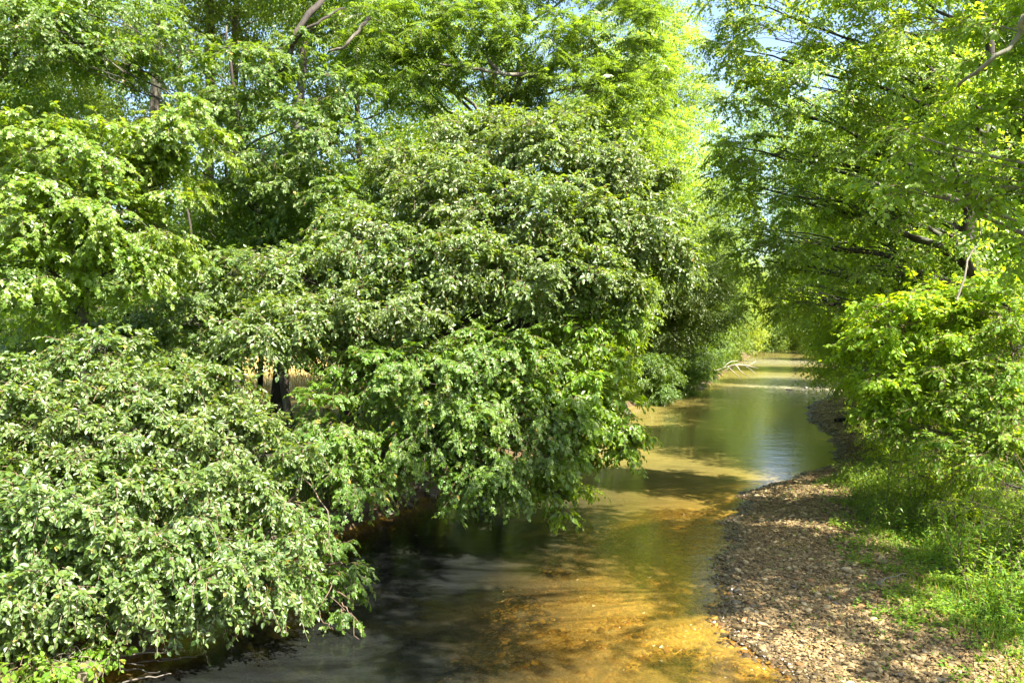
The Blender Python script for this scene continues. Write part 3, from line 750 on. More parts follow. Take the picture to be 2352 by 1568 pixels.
for px, d, h, r, mt, lab in [(2130, 27, 14, 4.0, 'birch', 'leafy tree just behind the dark forked trunk'), (2330, 25, 15, 4.2, 'dark', 'dark leafy tree at the right edge behind the dense shrub'),
                            (2060, 34, 12, 3.6, 'birch', 'mid-sized tree above the bend of the gravel bar'), (2420, 32, 19, 5, 'birch', 'tall tree beyond the right edge reaching into the upper corner'), (2300, 21.5, 6.5, 2.2, 'birch', 'bushy young tree under the dark forked trunk')]:
    auto('leafy_tree', lab, px, d, h, r, mt, 'bark_dark', z0=.15, leaf=.12, rc=.65, dens=.95, group=RB)

# -- big right-hand tree arching over the stream
bx = 11.9
g0 = ground(bx + .6, 19.5)
grow('birch_tree', 'large arching tree on the right with a dark forked trunk and small dark leaves', TREE, (bx + .6, 19.5), P(2150, -120, 19),
     [pb(1780, 90, 20, 130, 70), pb(1960, 60, 19, 130, 70), pb(1730, 230, 20, 90, 80), pb(1880, 200, 18.5, 130, 80), pb(2060, 170, 18, 130, 80), pb(1780, 340, 20, 110, 60),
      pb(1950, 330, 18.5, 130, 60), pb(2120, 40, 17.5, 130, 70), pb(2240, 190, 17, 120, 80), pb(2130, 300, 18, 120, 60), pb(1830, 460, 20, 120, 60), pb(1990, 470, 19, 120, 60),
      pb(1880, 560, 20, 130, 40), pb(2280, 330, 17, 100, 70), pb(1900, -60, 19, 200, 80), pb(2100, -100, 18, 180, 80), pb(2020, 620, 19.5, 100, 40), pb(1760, 600, 21, 90, 60), pb(2150, 520, 19, 110, 70), pb(1840, 690, 21.5, 120, 40), pb(1690, 420, 21.5, 70, 50), pb(1690, 520, 22, 70, 40), pb(1740, 680, 22.5, 60, 30), pb(1660, 330, 21, 40, 35), pb(1670, 110, 20.5, 50, 50), pb(1650, -10, 20, 70, 40), pb(1930, 700, 21, 80, 30)],
     M['birch'], M['bark_dark'], .105, 'round', .5, 1.45, 13, 12, droop=.4, hang=.35, r0=.26, sub=12, lift=.7,
     trunk_pts=[[bx + .6, 19.5, g0 - .15], P(2330, 720, 19.4), P(2215, 620, 19.2), P(2230, 420, 19), P(2270, 130, 18.6), P(2180, -160, 18.6)])
# -- its nearer neighbour, mostly outside the picture: brings the near sprays; unseen boughs added to dapple gravel and water with shade
grow('birch_tree', 'near tree at the upper right edge with a pale limb and yellow sunlit sprays', TREE, (11.5, 10.2), [11.0, 10.0, 13.5],
     [pb(2280, 430, 11.5, 130, 40), pb(2130, 320, 12, 120, 30), pb(2060, 420, 12.5, 80, 30), pb(2330, 260, 11.5, 90, 60), pb(2300, 60, 12, 110, 80), pb(2340, 560, 12, 60, 50),
      Blob([9.3, 9.0, 9], [1.6, 1.5, .9]), Blob([8.9, 12.0, 10], [1.3, 1.4, .9]), Blob([10.9, 11.0, 9.5], [1.0, 1.4, .8]), Blob([9.6, 12.9, 10.5], [1.3, 1.6, .9]),
      Blob([10.5, 10, 12], [1.8, 1.8, 1.1]), Blob([10.9, 9.4, 9.8], [1.5, 1.2, .7]), Blob([9.4, 10.6, 9.6], [1.0, 1.2, .7]),
      Blob([5.7, 10.8, 11.2], [1.3, .9, .8]), Blob([8.5, 11.0, 11.4], [1.2, .9, .8]), Blob([7.2, 13.2, 11.2], [1.5, .9, .8]), Blob([4.9, 5.3, 11], [1.0, .8, .7]), Blob([6.1, 5.6, 11.2], [.7, .5, .6]), Blob([3.6, 7.2, 11.2], [1.0, .8, .7]), Blob([3.4, 9.4, 11.3], [1.1, .9, .7]),
      Blob([8.8, 8.6, 11.2], [.8, .6, .5]), Blob([8.9, 7.1, 11.2], [.7, .5, .5]), Blob([5.7, 7.1, 11.2], [.8, .6, .5]), Blob([6.8, 9.5, 11.3], [.7, .7, .5]), Blob([7.4, 5.3, 11.2], [.6, .4, .4]), Blob([4.7, 6.6, 11.2], [.8, .5, .5]), Blob([8.4, 4.7, 11], [.5, .4, .4]),
      Blob([9.5, 6.5, 10], [.6, .5, .4]), Blob([11.0, 5.9, 10], [.7, .5, .4]), Blob([10.0, 5.0, 10], [.5, .4, .4])],
     M['birch'], M['bark_pale'], .115, 'round', .46, 1.7, 12, 12, droop=.35, hang=.35, r0=.2, sub=8,
     extra=[([[11.2, 10.2, 9.6], P(2420, 20, 10.8), P(2345, 85, 11), P(2260, 165, 11.2), P(2200, 200, 11.6)], .055, .02)])

# -- shrubs of the right bank
grow('shrub', 'bright yellow-green shrub leaning over the end of the gravel bar', 'shrub', (9.9, 18.2), P(2120, 740, 17.6),
     [pb(2060, 740, 17, 90, 60), pb(2180, 760, 16.8, 90, 60), pb(2030, 850, 17.2, 70, 50), pb(2140, 860, 16.8, 90, 60), pb(2020, 920, 17.6, 60, 40), pb(2280, 720, 17, 80, 60), pb(2180, 690, 17.5, 90, 50), pb(1995, 790, 18, 50, 50), pb(2080, 930, 17.2, 70, 50), pb(1985, 715, 18.2, 35, 45), pb(2100, 665, 17.4, 50, 35), pb(1965, 865, 18.6, 30, 35), pb(2240, 650, 17, 50, 35)],
     M['shrub'], M['twig'], .15, 'ovate', .42, 2.0, 10, 9, droop=.35, hang=.3, r0=.05)
grow('shrub', 'dense green shrub behind the tall weeds at the right edge', 'shrub', (10.4, 16.2), P(2330, 800, 15.8),
     [pb(2260, 860, 16, 90, 70), pb(2200, 950, 16, 90, 60), pb(2330, 960, 15.4, 80, 80), pb(2340, 800, 15.6, 80, 80), pb(2110, 980, 16.6, 70, 50), pb(2320, 700, 16, 90, 60), pb(2290, 1030, 15, 80, 50), pb(2190, 1040, 15.4, 70, 40)],
     M['weed'], M['twig'], .11, 'ovate', .38, 2.0, 10, 9, droop=.4, hang=.35, r0=.04)
grow('shrub', 'low rank bush spilling down to the gravel below the bright shrub', 'shrub', (9.9, 19.6), P(2080, 900, 19),
     [pb(2040, 985, 19, 70, 50), pb(2120, 1010, 18, 80, 50), pb(1995, 960, 20.5, 40, 40), pb(2210, 1080, 16.5, 70, 40), pb(2050, 1060, 18.6, 60, 30), pb(2130, 1090, 17, 60, 35)],
     M['shrub'], M['twig'], .12, 'lance', .34, 1.5, 10, 10, droop=.35, hang=.25, r0=.03)
grow('shrub', 'arching leafy bush among the tall weeds low at the right edge', 'shrub', (8.9, 13.6), P(2330, 1040, 13.5),
     [pb(2310, 1110, 13.6, 70, 50), pb(2230, 1150, 14.2, 60, 35), pb(2350, 1190, 13, 60, 40)],
     M['shrub'], M['twig'], .11, 'lance', .32, 1.3, 10, 10, droop=.35, hang=.25, r0=.03)
grow('shrub', 'dark thicket under the arching tree beside the gravel spit', 'shrub', (14.3, 25.5), P(2110, 740, 24.5),
     [pb(2060, 860, 24, 90, 60), pb(2160, 820, 23, 100, 80), pb(2050, 760, 25, 90, 60), pb(2090, 930, 23.5, 60, 40), pb(2260, 820, 22, 90, 90)],
     M['dark'], M['twig'], .12, 'ovate', .5, 2.0, 10, 9, droop=.4, hang=.35, r0=.05)
grow('shrub', 'light green bushes drooping over the shaded part of the gravel spit', 'shrub', (19.6, 38.5), P(2030, 700, 38),
     [pb(1990, 830, 37, 60, 50), pb(2060, 790, 36, 70, 60), pb(1980, 740, 39, 60, 50), pb(2050, 880, 34, 70, 40)],
     M['shrub'], M['twig'], .13, 'ovate', .6, 2.0, 10, 9, droop=.4, hang=.35, r0=.05)
grow('shrub', 'leafy low shrub at the water edge in the lower left corner', 'shrub', (-5.6, 10.4), P(200, 1420, 10.2),
     [pb(170, 1490, 9.7, 90, 40), pb(280, 1500, 10, 60, 40), pb(90, 1530, 9.4, 80, 40)],
     M['weed'], M['twig'], .10, 'ovate', .26, .9, 8, 8, droop=.4, hang=.4, r0=.025)


# ------------------------------------------------------------------ herbs and grass
def stalk_plants(geo, X, Y, H, nleaf, size, shape, rng, lean=.22, stem_r=.005, hang=.35):
    N = len(X)
    Z = height(X, Y)
    O = np.stack([X, Y, Z - .02], 1)
    D = nz(np.stack([rng.normal(0, lean, N), rng.normal(0, lean, N), np.ones(N)], 1))
    t = .15 + .85 * (np.arange(nleaf)[None] + rng.random((N, nleaf))) / nleaf
    bend = nz(np.stack([rng.normal(size=N), rng.normal(size=N), np.zeros(N)], 1)) * .25
    pos = O[:, None] + D[:, None] * (H[:, None] * t)[..., None] + bend[:, None] * (H[:, None] * t * t)[..., None]
    a = np.arange(nleaf)[None] * 2.4 + rng.uniform(0, 6.28, (N, 1))
    ld = nz(np.stack([np.cos(a), np.sin(a), rng.normal(.35, .35, (N, nleaf))], -1) - UP * hang)
    nr = UP + .3 * rng.normal(size=(N, nleaf, 3))
    sz = size * rng.uniform(.6, 1.15, (N, nleaf))
    leaf_geo(geo, pos.reshape(-1, 3), ld.reshape(-1, 3), nr.reshape(-1, 3), sz.ravel(), shape)
    e = O + D * H[:, None] + bend * H[:, None]
    m = O + D * (.5 * H)[:, None] + bend * (.25 * H)[:, None]
    v, f = thin_tubes(O, m, e, stem_r, stem_r * .4)
    geo.add(v, f, 1)


def blades(geo, X, Y, H, W, rng, lean=.35):
    N = len(X)
    Z = height(X, Y)
    O = np.stack([X, Y, Z - .02], 1)
    a = rng.uniform(0, 6.283, N)
    b = np.stack([np.cos(a), np.sin(a), np.zeros(N)], 1)
    s = np.stack([-np.sin(a + .6), np.cos(a + .6), np.zeros(N)], 1)
    k = rng.uniform(.3, 1.0, N)[:, None] * lean
    Hc = H[:, None]; w = W[:, None]
    p1 = O + UP * Hc * .55 + b * Hc * k * .35
    p2 = O + UP * Hc * .95 + b * Hc * k * 1.3
    V = np.stack([O - s * w, O + s * w, p1 + s * w * .8, p1 - s * w * .8, p2], 1)
    i = np.arange(N)[:, None] * 5
    geo.add(V.reshape(-1, 3), [i + np.array([[0, 1, 2, 3]]), i + np.array([[3, 2, 4]])])


def scatter(rng, n, y0, y1, s0, s1, side='r', pw=1.0):
    """points on a bank: y range and distance range beyond the gravel (right) or the water edge (left)"""
    Y = y0 + (y1 - y0) * rng.random(n) ** pw
    S = s0 + (s1 - s0) * rng.random(n)
    X = xr(Y) + gw(Y) + S if side == 'r' else xl(Y) - S
    return X, Y


rng = np.random.default_rng(3)
# short grass and ground cover
G = Geo()
X, Y = scatter(rng, 46000, 8, 30, -.3, 5.0, 'r', 1.4)
k = rng.random(len(X)) < np.clip(.45 + .8 * wob(X, Y, .9, 7) + .35 * (X - xr(Y) - gw(Y)), .05, 1)
X, Y = X[k], Y[k]
blades(G, X, Y, rng.uniform(.06, .22, len(X)), rng.uniform(.004, .009, len(X)), rng)
X, Y = scatter(rng, 9000, 30, 75, 0, 7, 'r', 1.3)
blades(G, X, Y, rng.uniform(.15, .45, len(X)), rng.uniform(.010, .02, len(X)), rng)
X, Y = scatter(rng, 26000, 34, 105, .1, 4, 'l', 1.3)
blades(G, X, Y, rng.uniform(.2, .6, len(X)), rng.uniform(.012, .025, len(X)), rng)
X, Y = scatter(rng, 12000, 7, 36, .5, 5, 'l', 1.2)
blades(G, X, Y, rng.uniform(.12, .45, len(X)), rng.uniform(.006, .014, len(X)), rng)
tag(link('grass', G.mesh('grass', [M['grass']])), kind='stuff')

G = Geo()
X, Y = scatter(rng, 26000, 8, 28, -.8, 4.6, 'r', 1.2)
k = rng.random(len(X)) < np.clip(.40 + .9 * wob(X, Y, .7, 9) + .32 * (X - xr(Y) - gw(Y)), .05, 1)
X, Y = X[k], Y[k]
stalk_plants(G, X, Y, rng.uniform(.05, .20, len(X)), 6, .055, 'round', rng, .4, .002)
X, Y = scatter(rng, 2600, 8.5, 24, -2.2, -.2, 'r', 1.2)
k = rng.random(len(X)) < np.clip(.25 + .9 * wob(X, Y, .5, 12) + .15 * (X - xr(Y) - gw(Y) + 1), .03, 1)
stalk_plants(G, X[k], Y[k], rng.uniform(.04, .12, k.sum()), 5, .045, 'plain', rng, .4, .002)
tag(link('ground_cover', G.mesh('ground_cover', [M['cover'], M['twig']])), kind='stuff')

# dense rank weeds on the right slope and the left bank
G = Geo()
X, Y = scatter(rng, 11000, 11, 34, .7, 6.5, 'r', 1.1)
s = X - xr(Y) - gw(Y)
k = rng.random(len(X)) < np.clip(.25 + .5 * wob(X, Y, 1.1, 3) + .3 * (s - .8), 0, 1)
X, Y, s = X[k], Y[k], s[k]
stalk_plants(G, X, Y, rng.uniform(.3, .95, len(X)) * np.clip(.5 + .30 * s, .5, 1.7), 15, .13, 'lance', rng, .25, .004)
X, Y = scatter(rng, 3600, 16, 33, -.1, 2.2, 'r', 1.2)
k = rng.random(len(X)) < np.clip(.5 + .6 * wob(X, Y, 1.3, 8), .05, 1)
stalk_plants(G, X[k], Y[k], rng.uniform(.25, .75, k.sum()), 14, .12, 'lance', rng, .3, .004)
X, Y = scatter(rng, 5200, 34, 100, .1, 3.5, 'l', 1.2)
stalk_plants(G, X, Y, rng.uniform(.4, 1.0, len(X)), 12, .16, 'lance', rng, .2, .006)
X, Y = scatter(rng, 1500, 8, 34, .6, 4, 'l', 1.1)
stalk_plants(G, X, Y, rng.uniform(.25, .8, len(X)), 12, .10, 'lance', rng, .25, .004)
X, Y = scatter(rng, 2000, 30, 60, .6, 6, 'r', 1.2)
stalk_plants(G, X, Y, rng.uniform(.3, .9, len(X)), 12, .14, 'lance', rng, .2, .006)
tag(link('weeds', G.mesh('weeds', [M['weed'], M['twig']])), kind='stuff')

# dry field grass
G = Geo()
n = 26000
Y = 34 + 60 * rng.random(n) ** 1.4; X = xl(Y) - 6 - 45 * rng.random(n)
blades(G, X, Y, rng.uniform(.25, .6, n), rng.uniform(.012, .03, n), rng, .5)
tag(link('dry_grass', G.mesh('dry_grass', [M['dry']])), kind='stuff')

# tall weed plants, each one a thing
protos = []
WG_ = 'tall weeds on the right bank'
for kx in range(4):
    GL, GS = Geo(), Geo()
    r = np.random.default_rng(40 + kx)
    for q in range(4):
        h = r.uniform(.9, 1.5)
        base = np.array([r.normal(0, .09), r.normal(0, .09), -.03])
        tip = base + np.array([r.normal(0, .22), r.normal(0, .22), h])
        ln = bez(base, tip, .0, 8, .05, r)
        GS.add(*tube(ln, np.linspace(.009, .003, 8), 5))
        nl = 26
        t = np.linspace(.18, 1, nl); ii = np.clip((t * 7).astype(int), 0, 6); ff = (t * 7 - ii)[:, None]
        pos = ln[ii] * (1 - ff) + ln[np.minimum(ii + 1, 7)] * ff
        a = np.arange(nl) * 2.4
        ld = nz(np.stack([np.cos(a), np.sin(a), r.normal(.15, .3, nl)], 1))
        leaf_geo(GL, pos, ld, UP + .25 * r.normal(size=(nl, 3)), r.uniform(.11, .2, nl), 'lance')
    protos.append((GS.mesh('stem', [M['twig']], True), GL.mesh('leaves', [M['weed']])))
X, Y = scatter(rng, 90, 12.5, 25, .9, 4.2, 'r')
for i in range(90):
    me = protos[i % 4]
    lab = 'tall narrow-leaved weed standing in the green tangle below the shrubs'
    o = empty('weed_plant', (X[i], Y[i], ground(X[i], Y[i])), lab, 'weed', WG_)
    o.rotation_euler = (0, 0, rng.uniform(0, 6.28)); s_ = rng.uniform(.75, 1.2); o.scale = (s_, s_, s_)
    link('stem', me[0], o); link('foliage', me[1], o)
# dry reed stalks
GS = Geo()
ln = bez([0, 0, -.03], [.25, .1, 1.5], .1, 9, .05)
GS.add(*tube(ln, np.linspace(.010, .004, 9), 5))
for q in range(6):
    GS.add(*tube(bez(ln[6] + [0, 0, .02 * q], ln[8] + RNG.normal(size=3) * .12, .03, 5, .01), np.linspace(.004, .002, 5), 4))
rm = GS.mesh('dry_reed', [M['dry']], True)
X, Y = scatter(rng, 14, 13, 21, .9, 3.2, 'r')
for i in range(14):
    o = link('dry_stalk', rm, None, (X[i], Y[i], ground(X[i], Y[i])))
    o.rotation_euler = (rng.normal(0, .15), rng.normal(0, .15), rng.uniform(0, 6.28))
    tag(o, 'dry tan stalk poking out of the green weeds', 'dry stalk', 'dry stalks among the weeds')


# ------------------------------------------------------------------ stones
def ico():
    p = (1 + 5 ** .5) / 2
    v = np.array([[-1, p, 0], [1, p, 0], [-1, -p, 0], [1, -p, 0], [0, -1, p], [0, 1, p], [0, -1, -p], [0, 1, -p], [p, 0, -1], [p, 0, 1], [-p, 0, -1], [-p, 0, 1]])
    f = np.array([[0, 11, 5], [0, 5, 1], [0, 1, 7], [0, 7, 10], [0, 10, 11], [1, 5, 9], [5, 11, 4], [11, 10, 2], [10, 7, 6], [7, 1, 8], [3, 9, 4], [3, 4, 2], [3, 2, 6], [3, 6, 8], [3, 8, 9], [4, 9, 5], [2, 4, 11], [6, 2, 10], [8, 6, 7], [9, 8, 1]])
    return nz(v), f


def ico2(times=1):
    v, f = ico(); v = list(map(tuple, v)); f = f.tolist()
    for _ in range(times):
        cache, nf = {}, []

        def mid(a, b):
            k_ = (min(a, b), max(a, b))
            if k_ not in cache:
                q = np.array(v[a]) + np.array(v[b]); v.append(tuple(q / np.linalg.norm(q))); cache[k_] = len(v) - 1
            return cache[k_]
        for a, b, c in f:
            x, y, z = mid(a, b), mid(b, c), mid(c, a)
            nf += [[a, x, z], [b, y, x], [c, z, y], [x, y, z]]
        f = nf
    return np.array(v), np.array(f)


def pebbles(geo, X, Y, S, rng, sink=.25, zoff=0.0):
    v, f = ico()
    N = len(X)
    Z = height(X, Y)
    sc = np.stack([S * rng.uniform(.8, 1.3, N), S * rng.uniform(.55, .95, N), S * rng.uniform(.22, .5, N)], 1)
    V = v[None] * sc[:, None] * (1 + .13 * rng.normal(size=(N, 12, 1)))
    a = rng.uniform(0, 6.283, N); b = rng.normal(0, .22, N)
    ca, sa, cb, sb = np.cos(a)[:, None], np.sin(a)[:, None], np.cos(b)[:, None], np.sin(b)[:, None]
    x, y, z = V[..., 0], V[..., 1], V[..., 2]
    x, z = x * cb - z * sb, x * sb + z * cb
    x, y = x * ca - y * sa, x * sa + y * ca
    V = np.stack([x + X[:, None], y + Y[:, None], z + (Z + zoff + sc[:, 2] * (1 - 2 * sink))[:, None]], -1)
    geo.add(V.reshape(-1, 3), (np.arange(N)[:, None, None] * 12 + f[None]).reshape(-1, 3))


n = 90000
Y = 8.5 + 24 * rng.random(n) ** 1.5
w = gw(Y)
X = xr(Y) - .25 + (w + .5) * rng.random(n)
S = np.clip(rng.lognormal(-3.85, .50, n), .010, .07)
k = rng.random(n) < np.clip(1.15 - .5 * sst(.6, 1, (X - xr(Y)) / w) + .3 * wob(X, Y, .6, 4), .1, 1)
G = Geo(); pebbles(G, X[k], Y[k], S[k], rng)
n = 9000
Y = 33 + 22 * rng.random(n); X = xr(Y) - .2 + (gw(Y) + .2) * rng.random(n)
pebbles(G, X, Y, rng.uniform(.03, .10, n), rng)
tag(link('gravel', G.mesh('gravel', [M['pebble']], False)), kind='stuff')
n = 15000
Y = 7.5 + 13 * rng.random(n) ** 1.5; X = xr(Y) - 4.2 * rng.random(n) ** 1.3
k = X > xl(Y) + .8
G = Geo(); pebbles(G, X[k], Y[k], np.clip(rng.lognormal(-3.4, .5, k.sum()), .02, .10), rng, .72)
n = 3200
Y = 7.5 + 6.0 * rng.random(n); X = xr(Y) - 2.0 * rng.random(n) ** 1.4
pebbles(G, X, Y, np.clip(rng.lognormal(-3.5, .5, n), .015, .08), rng, .35)
tag(link('bed_pebbles', G.mesh('bed_pebbles', [M['bedstone']], False)), kind='stuff')
# leaf litter on the bar
G = Geo(); n = 15000
Y = 9 + 22 * rng.random(n) ** 1.3; X = xr(Y) + .25 + (gw(Y) + .4) * rng.random(n)
pos = np.stack([X, Y, height(X, Y) + .035], 1)
a = rng.uniform(0, 6.28, n)
leaf_geo(G, pos, np.stack([np.cos(a), np.sin(a), rng.normal(0, .15, n)], 1), UP + .3 * rng.normal(size=(n, 3)), rng.uniform(.04, .08, n), 'plain')
tag(link('leaf_litter', G.mesh('leaf_litter', [M['litter']])), kind='stuff')


def rock_mesh(name, mat, sx, sy, sz, seed, times=2, rough=.16):
    r = np.random.default_rng(seed)
    v, f = ico2(times)
    k = sum(np.sin(v @ r.normal(size=3) * (1.5 + q) + r.uniform(0, 6)) / (1 + .6 * q) for q in range(5))
    v = v * (1 + rough * .45 * k)[:, None]
    v = np.sign(v) * np.abs(v) ** .85
    g = Geo(); g.add(v * [sx, sy, sz], f)
    return g.mesh(name, [mat], False)


cols = {'pale tan': [(0, (.32, .25, .13)), (1, (.40, .32, .18))], 'dark grey': [(0, (.09, .078, .055)), (1, (.12, .105, .075))], 'rusty brown': [(0, (.19, .095, .03)), (1, (.23, .12, .04))], 'warm brown': [(0, (.19, .137, .062)), (1, (.23, .168, .08))]}
kinds = []
for i, (cn, st) in enumerate(cols.items()):
    m_ = stone_mat('stone_' + cn.replace(' ', '_'), st)
    kinds.append((cn, [rock_mesh('stone', m_, 1, .72, .36, 70 + i * 7 + q, 2) for q in range(3)]))
n = 150
Y = 9.2 + 13 * rng.random(n) ** 1.3; X = xr(Y) + .1 + (gw(Y) - .1) * rng.random(n)
for i in range(n):
    cn, ms = kinds[[0, 3, 1, 0, 3, 2][i % 6]]
    s_ = rng.uniform(.045, .085)
    o = link('stone', ms[i % 3], None, (X[i], Y[i], ground(X[i], Y[i]) + .018))
    o.scale = (s_ * rng.uniform(.8, 1.2), s_, s_ * rng.uniform(.7, 1.2)); o.rotation_euler = (rng.normal(0, .15), rng.normal(0, .15), rng.uniform(0, 6.28))
    tag(o, 'larger flat %s stone lying among the pebbles of the gravel bar' % cn, 'stone', '%s stones on the gravel bar' % cn)

# rocks at the foot of the left bank
ROCKS = [(285, 1395, 10.9, .24, 'squarish dark rock under the drooping boughs at the lower left'), (395, 1425, 11.2, .20, 'rounded dark rock beside the squarish one at the water edge'),
         (345, 1450, 10.8, .15, 'small wet rock between two larger ones at the lower left'), (190, 1545, 9.6, .16, 'pale rock beside the low shrub in the bottom corner'),
         (450, 1400, 11.6, .17, 'mossy rock rightmost of those below the drooping boughs')]
for i, (px, py, d, s_, lab) in enumerate(ROCKS):
    p = P(px, py, d); p[2] = max(p[2], 0.02)
    o = link('rock', rock_mesh('rock', M['bankrock'], s_ * 1.2, s_, s_ * .75, 200 + i, 3, .22), None, (p[0], p[1], p[2]))
    o.rotation_euler = (0, 0, i * 1.3)
    tag(o, lab, 'rock', 'rocks at the foot of the left bank')
n = 46
Y = np.concatenate([rng.uniform(13, 22, 24), rng.uniform(40, 66, 22)]); X = xl(Y) + rng.uniform(-.35, .15, n)
rms = [rock_mesh('rock', M['bankrock'], 1, .8, .6, 230 + q, 2, .22) for q in range(4)]
for i in range(n):
    o = link('rock', rms[i % 4], None, (X[i], Y[i], max(ground(X[i], Y[i]), 0) + .03))
    s_ = rng.uniform(.10, .24) * (1 if Y[i] < 30 else 1.5)
    o.scale = (s_, s_, s_); o.rotation_euler = (0, 0, rng.uniform(0, 6.28))
    if Y[i] < 30: tag(o, 'dark rock in the shade of the deep green maple at the left water edge', 'rock', 'rocks in the shade of the maple')
    else: tag(o, 'brown rock along the eroded foot of the far left bank', 'rock', 'rocks along the far left bank')
for i, (px, py, d) in enumerate([(1812, 893, 57), (1882, 891, 58.5), (1850, 889, 59)]):
    p = P(px, py, d)
    o = link('rock', rms[i], None, (p[0], d, .04)); o.scale = (.26, .2, .11)
    tag(o, 'dark wet stone breaking the surface of the riffle', 'rock', 'stones breaking the riffle')


# ------------------------------------------------------------------ dead wood
def wood(name, label, cat, lines, mat, sides=7):
    """first line is the main stem, the others its side branches"""
    org = np.array(lines[0][0][0], float)
    root = empty(name, org, label, cat)
    g = Geo(); pts, r0, r1 = lines[0]
    g.add(*tube(wiggle(pts, .05, 16), np.linspace(r0, r1, 16), sides, .10))
    link('stem', g.mesh('stem', [mat], True, org), root)
    for pts, r0, r1 in lines[1:]:
        g = Geo(); g.add(*tube(wiggle(pts, .04, 9), np.linspace(r0, r1, 9), 5, .04))
        link('side_branch', g.mesh('side_branch', [mat], True, org), root)
    return root


D0 = 72
wood('fallen_branch', 'bleached dead branch reaching from the left bank over the stream', 'branch',
     [([P(1606, 858, D0), P(1650, 850, D0), P(1690, 838, D0 - 1), P(1722, 842, D0 - 1.5), P(1742, 846, D0 - 2)], .12, .025),
      ([P(1655, 849, D0), P(1675, 832, D0), P(1694, 828, D0)], .06, .02), ([P(1690, 838, D0 - 1), P(1705, 855, D0 - 2), P(1722, 866, D0 - 2.5)], .05, .015),
      ([P(1672, 842, D0 - .5), P(1690, 858, D0 - 2), P(1700, 868, D0 - 3)], .045, .015), ([P(1712, 840, D0 - 1), P(1726, 836, D0 - 1), P(1736, 828, D0)], .035, .012),
      ([P(1715, 842, D0 - 1), P(1730, 852, D0 - 2), P(1738, 860, D0 - 2)], .035, .012), ([P(1620, 856, D0), P(1632, 840, D0), P(1640, 835, D0)], .05, .015)], M['bleached'])
wood('drift_log', 'short pale log lying at the water edge under the bleached branch', 'log',
     [([P(1612, 873, 67), P(1640, 878, 66.5), P(1668, 881, 66)], .14, .07), ([P(1640, 877, 66.5), P(1655, 878, 66), P(1672, 880, 65)], .05, .02)], M['bleached'])
yb = 36.5
wood('drift_log', 'dark log lying across the shaded gravel spit on the right', 'log',
     [([[xr(yb) + .6, yb, .25], [xr(yb) + 2.0, yb + .1, .34], [xr(yb) + 3.2, yb + .3, .55]], .10, .07), ([[xr(yb) + 1.6, yb, .36], [xr(yb) + 1.9, yb - .4, .5]], .03, .012)], M['bark_dark'])


def onbank(px, py):
    d = 12.0
    for _ in range(30):
        x = (px - CX) / F * d
        z = ground(x, d)
        d = (EYE - z) * F / (py - CY)
    x = (px - CX) / F * d
    return np.array([x, d, ground(x, d)])


a, b, c = onbank(2155, 1308) + [0, 0, .03], onbank(2230, 1300) + [0, 0, .06], onbank(2315, 1292) + [0, 0, .05]
wood('fallen_stick', 'thin brown stick lying across the low green plants at the right', 'stick', [([a, b, c], .022, .010), ([b, b + [.25, .12, .08]], .010, .004)], M['bark'])
a, b = onbank(2020, 1340) + [0, 0, .04], onbank(2090, 1325) + [0, 0, .05]
wood('fallen_stick', 'short grey stick at the edge of the pebbles below the weeds', 'stick', [([a, (a + b) / 2 + [0, 0, .02], b], .014, .007)], M['bark_pale'])
# driftwood tangle, lower left
for i in range(9):
    a = np.array([-4.95 + rng.normal(0, .25), 10.3 + rng.normal(0, .22), .10 + .03 * i])
    an = rng.uniform(-.5, .7); L = rng.uniform(.4, .95)
    g = Geo(); g.add(*tube(wiggle([a, a + np.array([math.cos(an), math.sin(an) * .6, .04]) * L * .5, a + np.array([math.cos(an + .2), math.sin(an) * .6, .0]) * L], .05, 9), np.linspace(.014, .006, 9), 5, .05))
    o = link('drift_stick', g.mesh('drift_stick', [M['bark' if i % 3 == 0 else 'bark_dark']], True, a), None, a)
    tag(o, 'bare driftwood stick in the tangle caught at the lower left water edge', 'stick', 'driftwood sticks at the lower left edge')
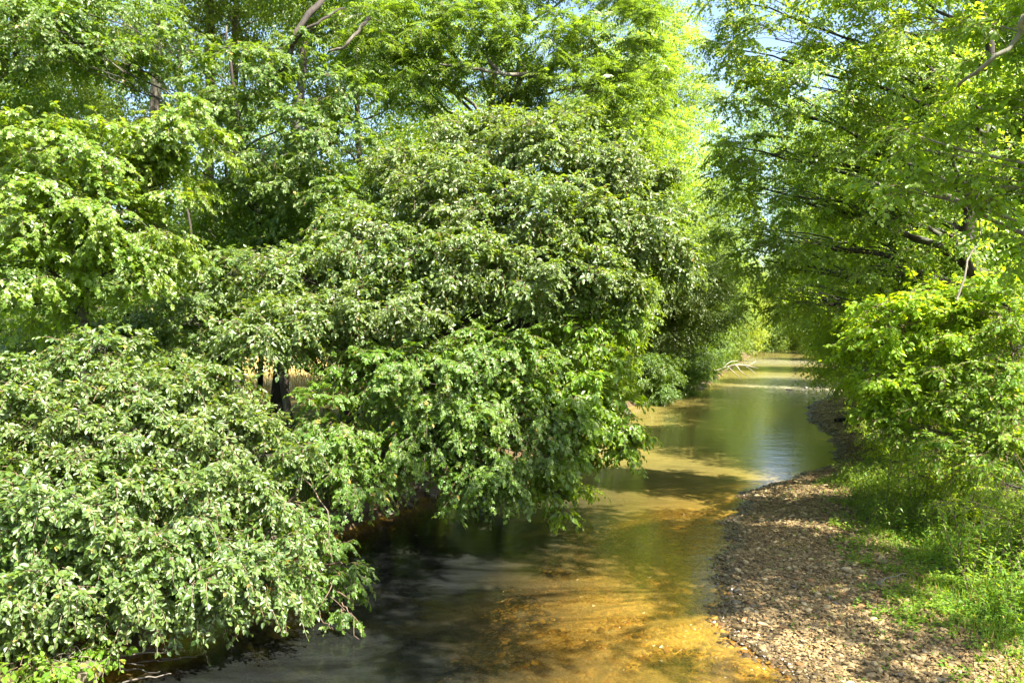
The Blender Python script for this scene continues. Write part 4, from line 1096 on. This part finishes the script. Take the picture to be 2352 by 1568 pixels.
# pale dead limb hanging at the right
wood('dead_limb', 'pale lichen-grey dead limb slanting through the leaves on the right', 'branch',
     [([P(2196, 690, 16.0), P(2215, 640, 16.2), P(2222, 600, 16.4), P(2250, 545, 16.6), P(2250, 480, 16.8), P(2300, 390, 17)], .024, .010), ([P(2250, 555, 16.6), P(2225, 480, 16.4), P(2205, 440, 16.2)], .010, .004),
      ([P(2222, 620, 16.6), P(2210, 560, 16.4)], .010, .004)], M['bark'])

# ------------------------------------------------------------------ camera, sky, sun
cam = bpy.data.cameras.new('camera'); co = bpy.data.objects.new('camera', cam); COL.objects.link(co)
co.location = (0, 0, EYE); co.rotation_euler = (radians(90), 0, 0)
cam.sensor_width = 36; cam.lens = 36 * F / 2352; cam.shift_y = -(784 - CY) / 2352
cam.clip_end = 2000; cam.clip_start = .1
SC.camera = co

SUN = np.array([.45, -.45, .85]); SUN /= np.linalg.norm(SUN)
el = math.asin(SUN[2]); az = math.atan2(SUN[0], SUN[1])
W = bpy.data.worlds.new('World'); SC.world = W; W.use_nodes = True
nt = W.node_tree
bg = nt.nodes['Background']
sky = nt.nodes.new('ShaderNodeTexSky'); sky.sky_type = 'NISHITA'; sky.sun_disc = False
sky.sun_elevation = el; sky.sun_rotation = az; sky.dust_density = 2.6
nt.links.new(sky.outputs[0], bg.inputs[0]); sky.ozone_density = 1.6; bg.inputs[1].default_value = .078
sl = bpy.data.lights.new('sun', 'SUN'); sl.energy = 5.0; sl.angle = radians(.53); sl.color = (1, .93, .80)
so = bpy.data.objects.new('sun', sl); COL.objects.link(so)
from mathutils import Vector
so.rotation_euler = Vector(-SUN).to_track_quat('-Z', 'Y').to_euler()
so.location = (20, -10, 40)

SC.view_settings.view_transform = 'Standard'; SC.view_settings.look = 'None'
SC.view_settings.exposure = 2.6; SC.view_settings.gamma = 1
SC.render.engine = 'CYCLES'
cy = SC.cycles
cy.max_bounces = 7; cy.diffuse_bounces = 4; cy.glossy_bounces = 2; cy.transmission_bounces = 5; cy.transparent_max_bounces = 6
cy.caustics_reflective = False; cy.caustics_refractive = False
cy.use_denoising = True; cy.sample_clamp_indirect = 6
SC.render.use_persistent_data = False
SC.render.film_transparent = False

print('FACES', sum(len(o.data.polygons) for o in SC.objects if o.type == 'MESH'))
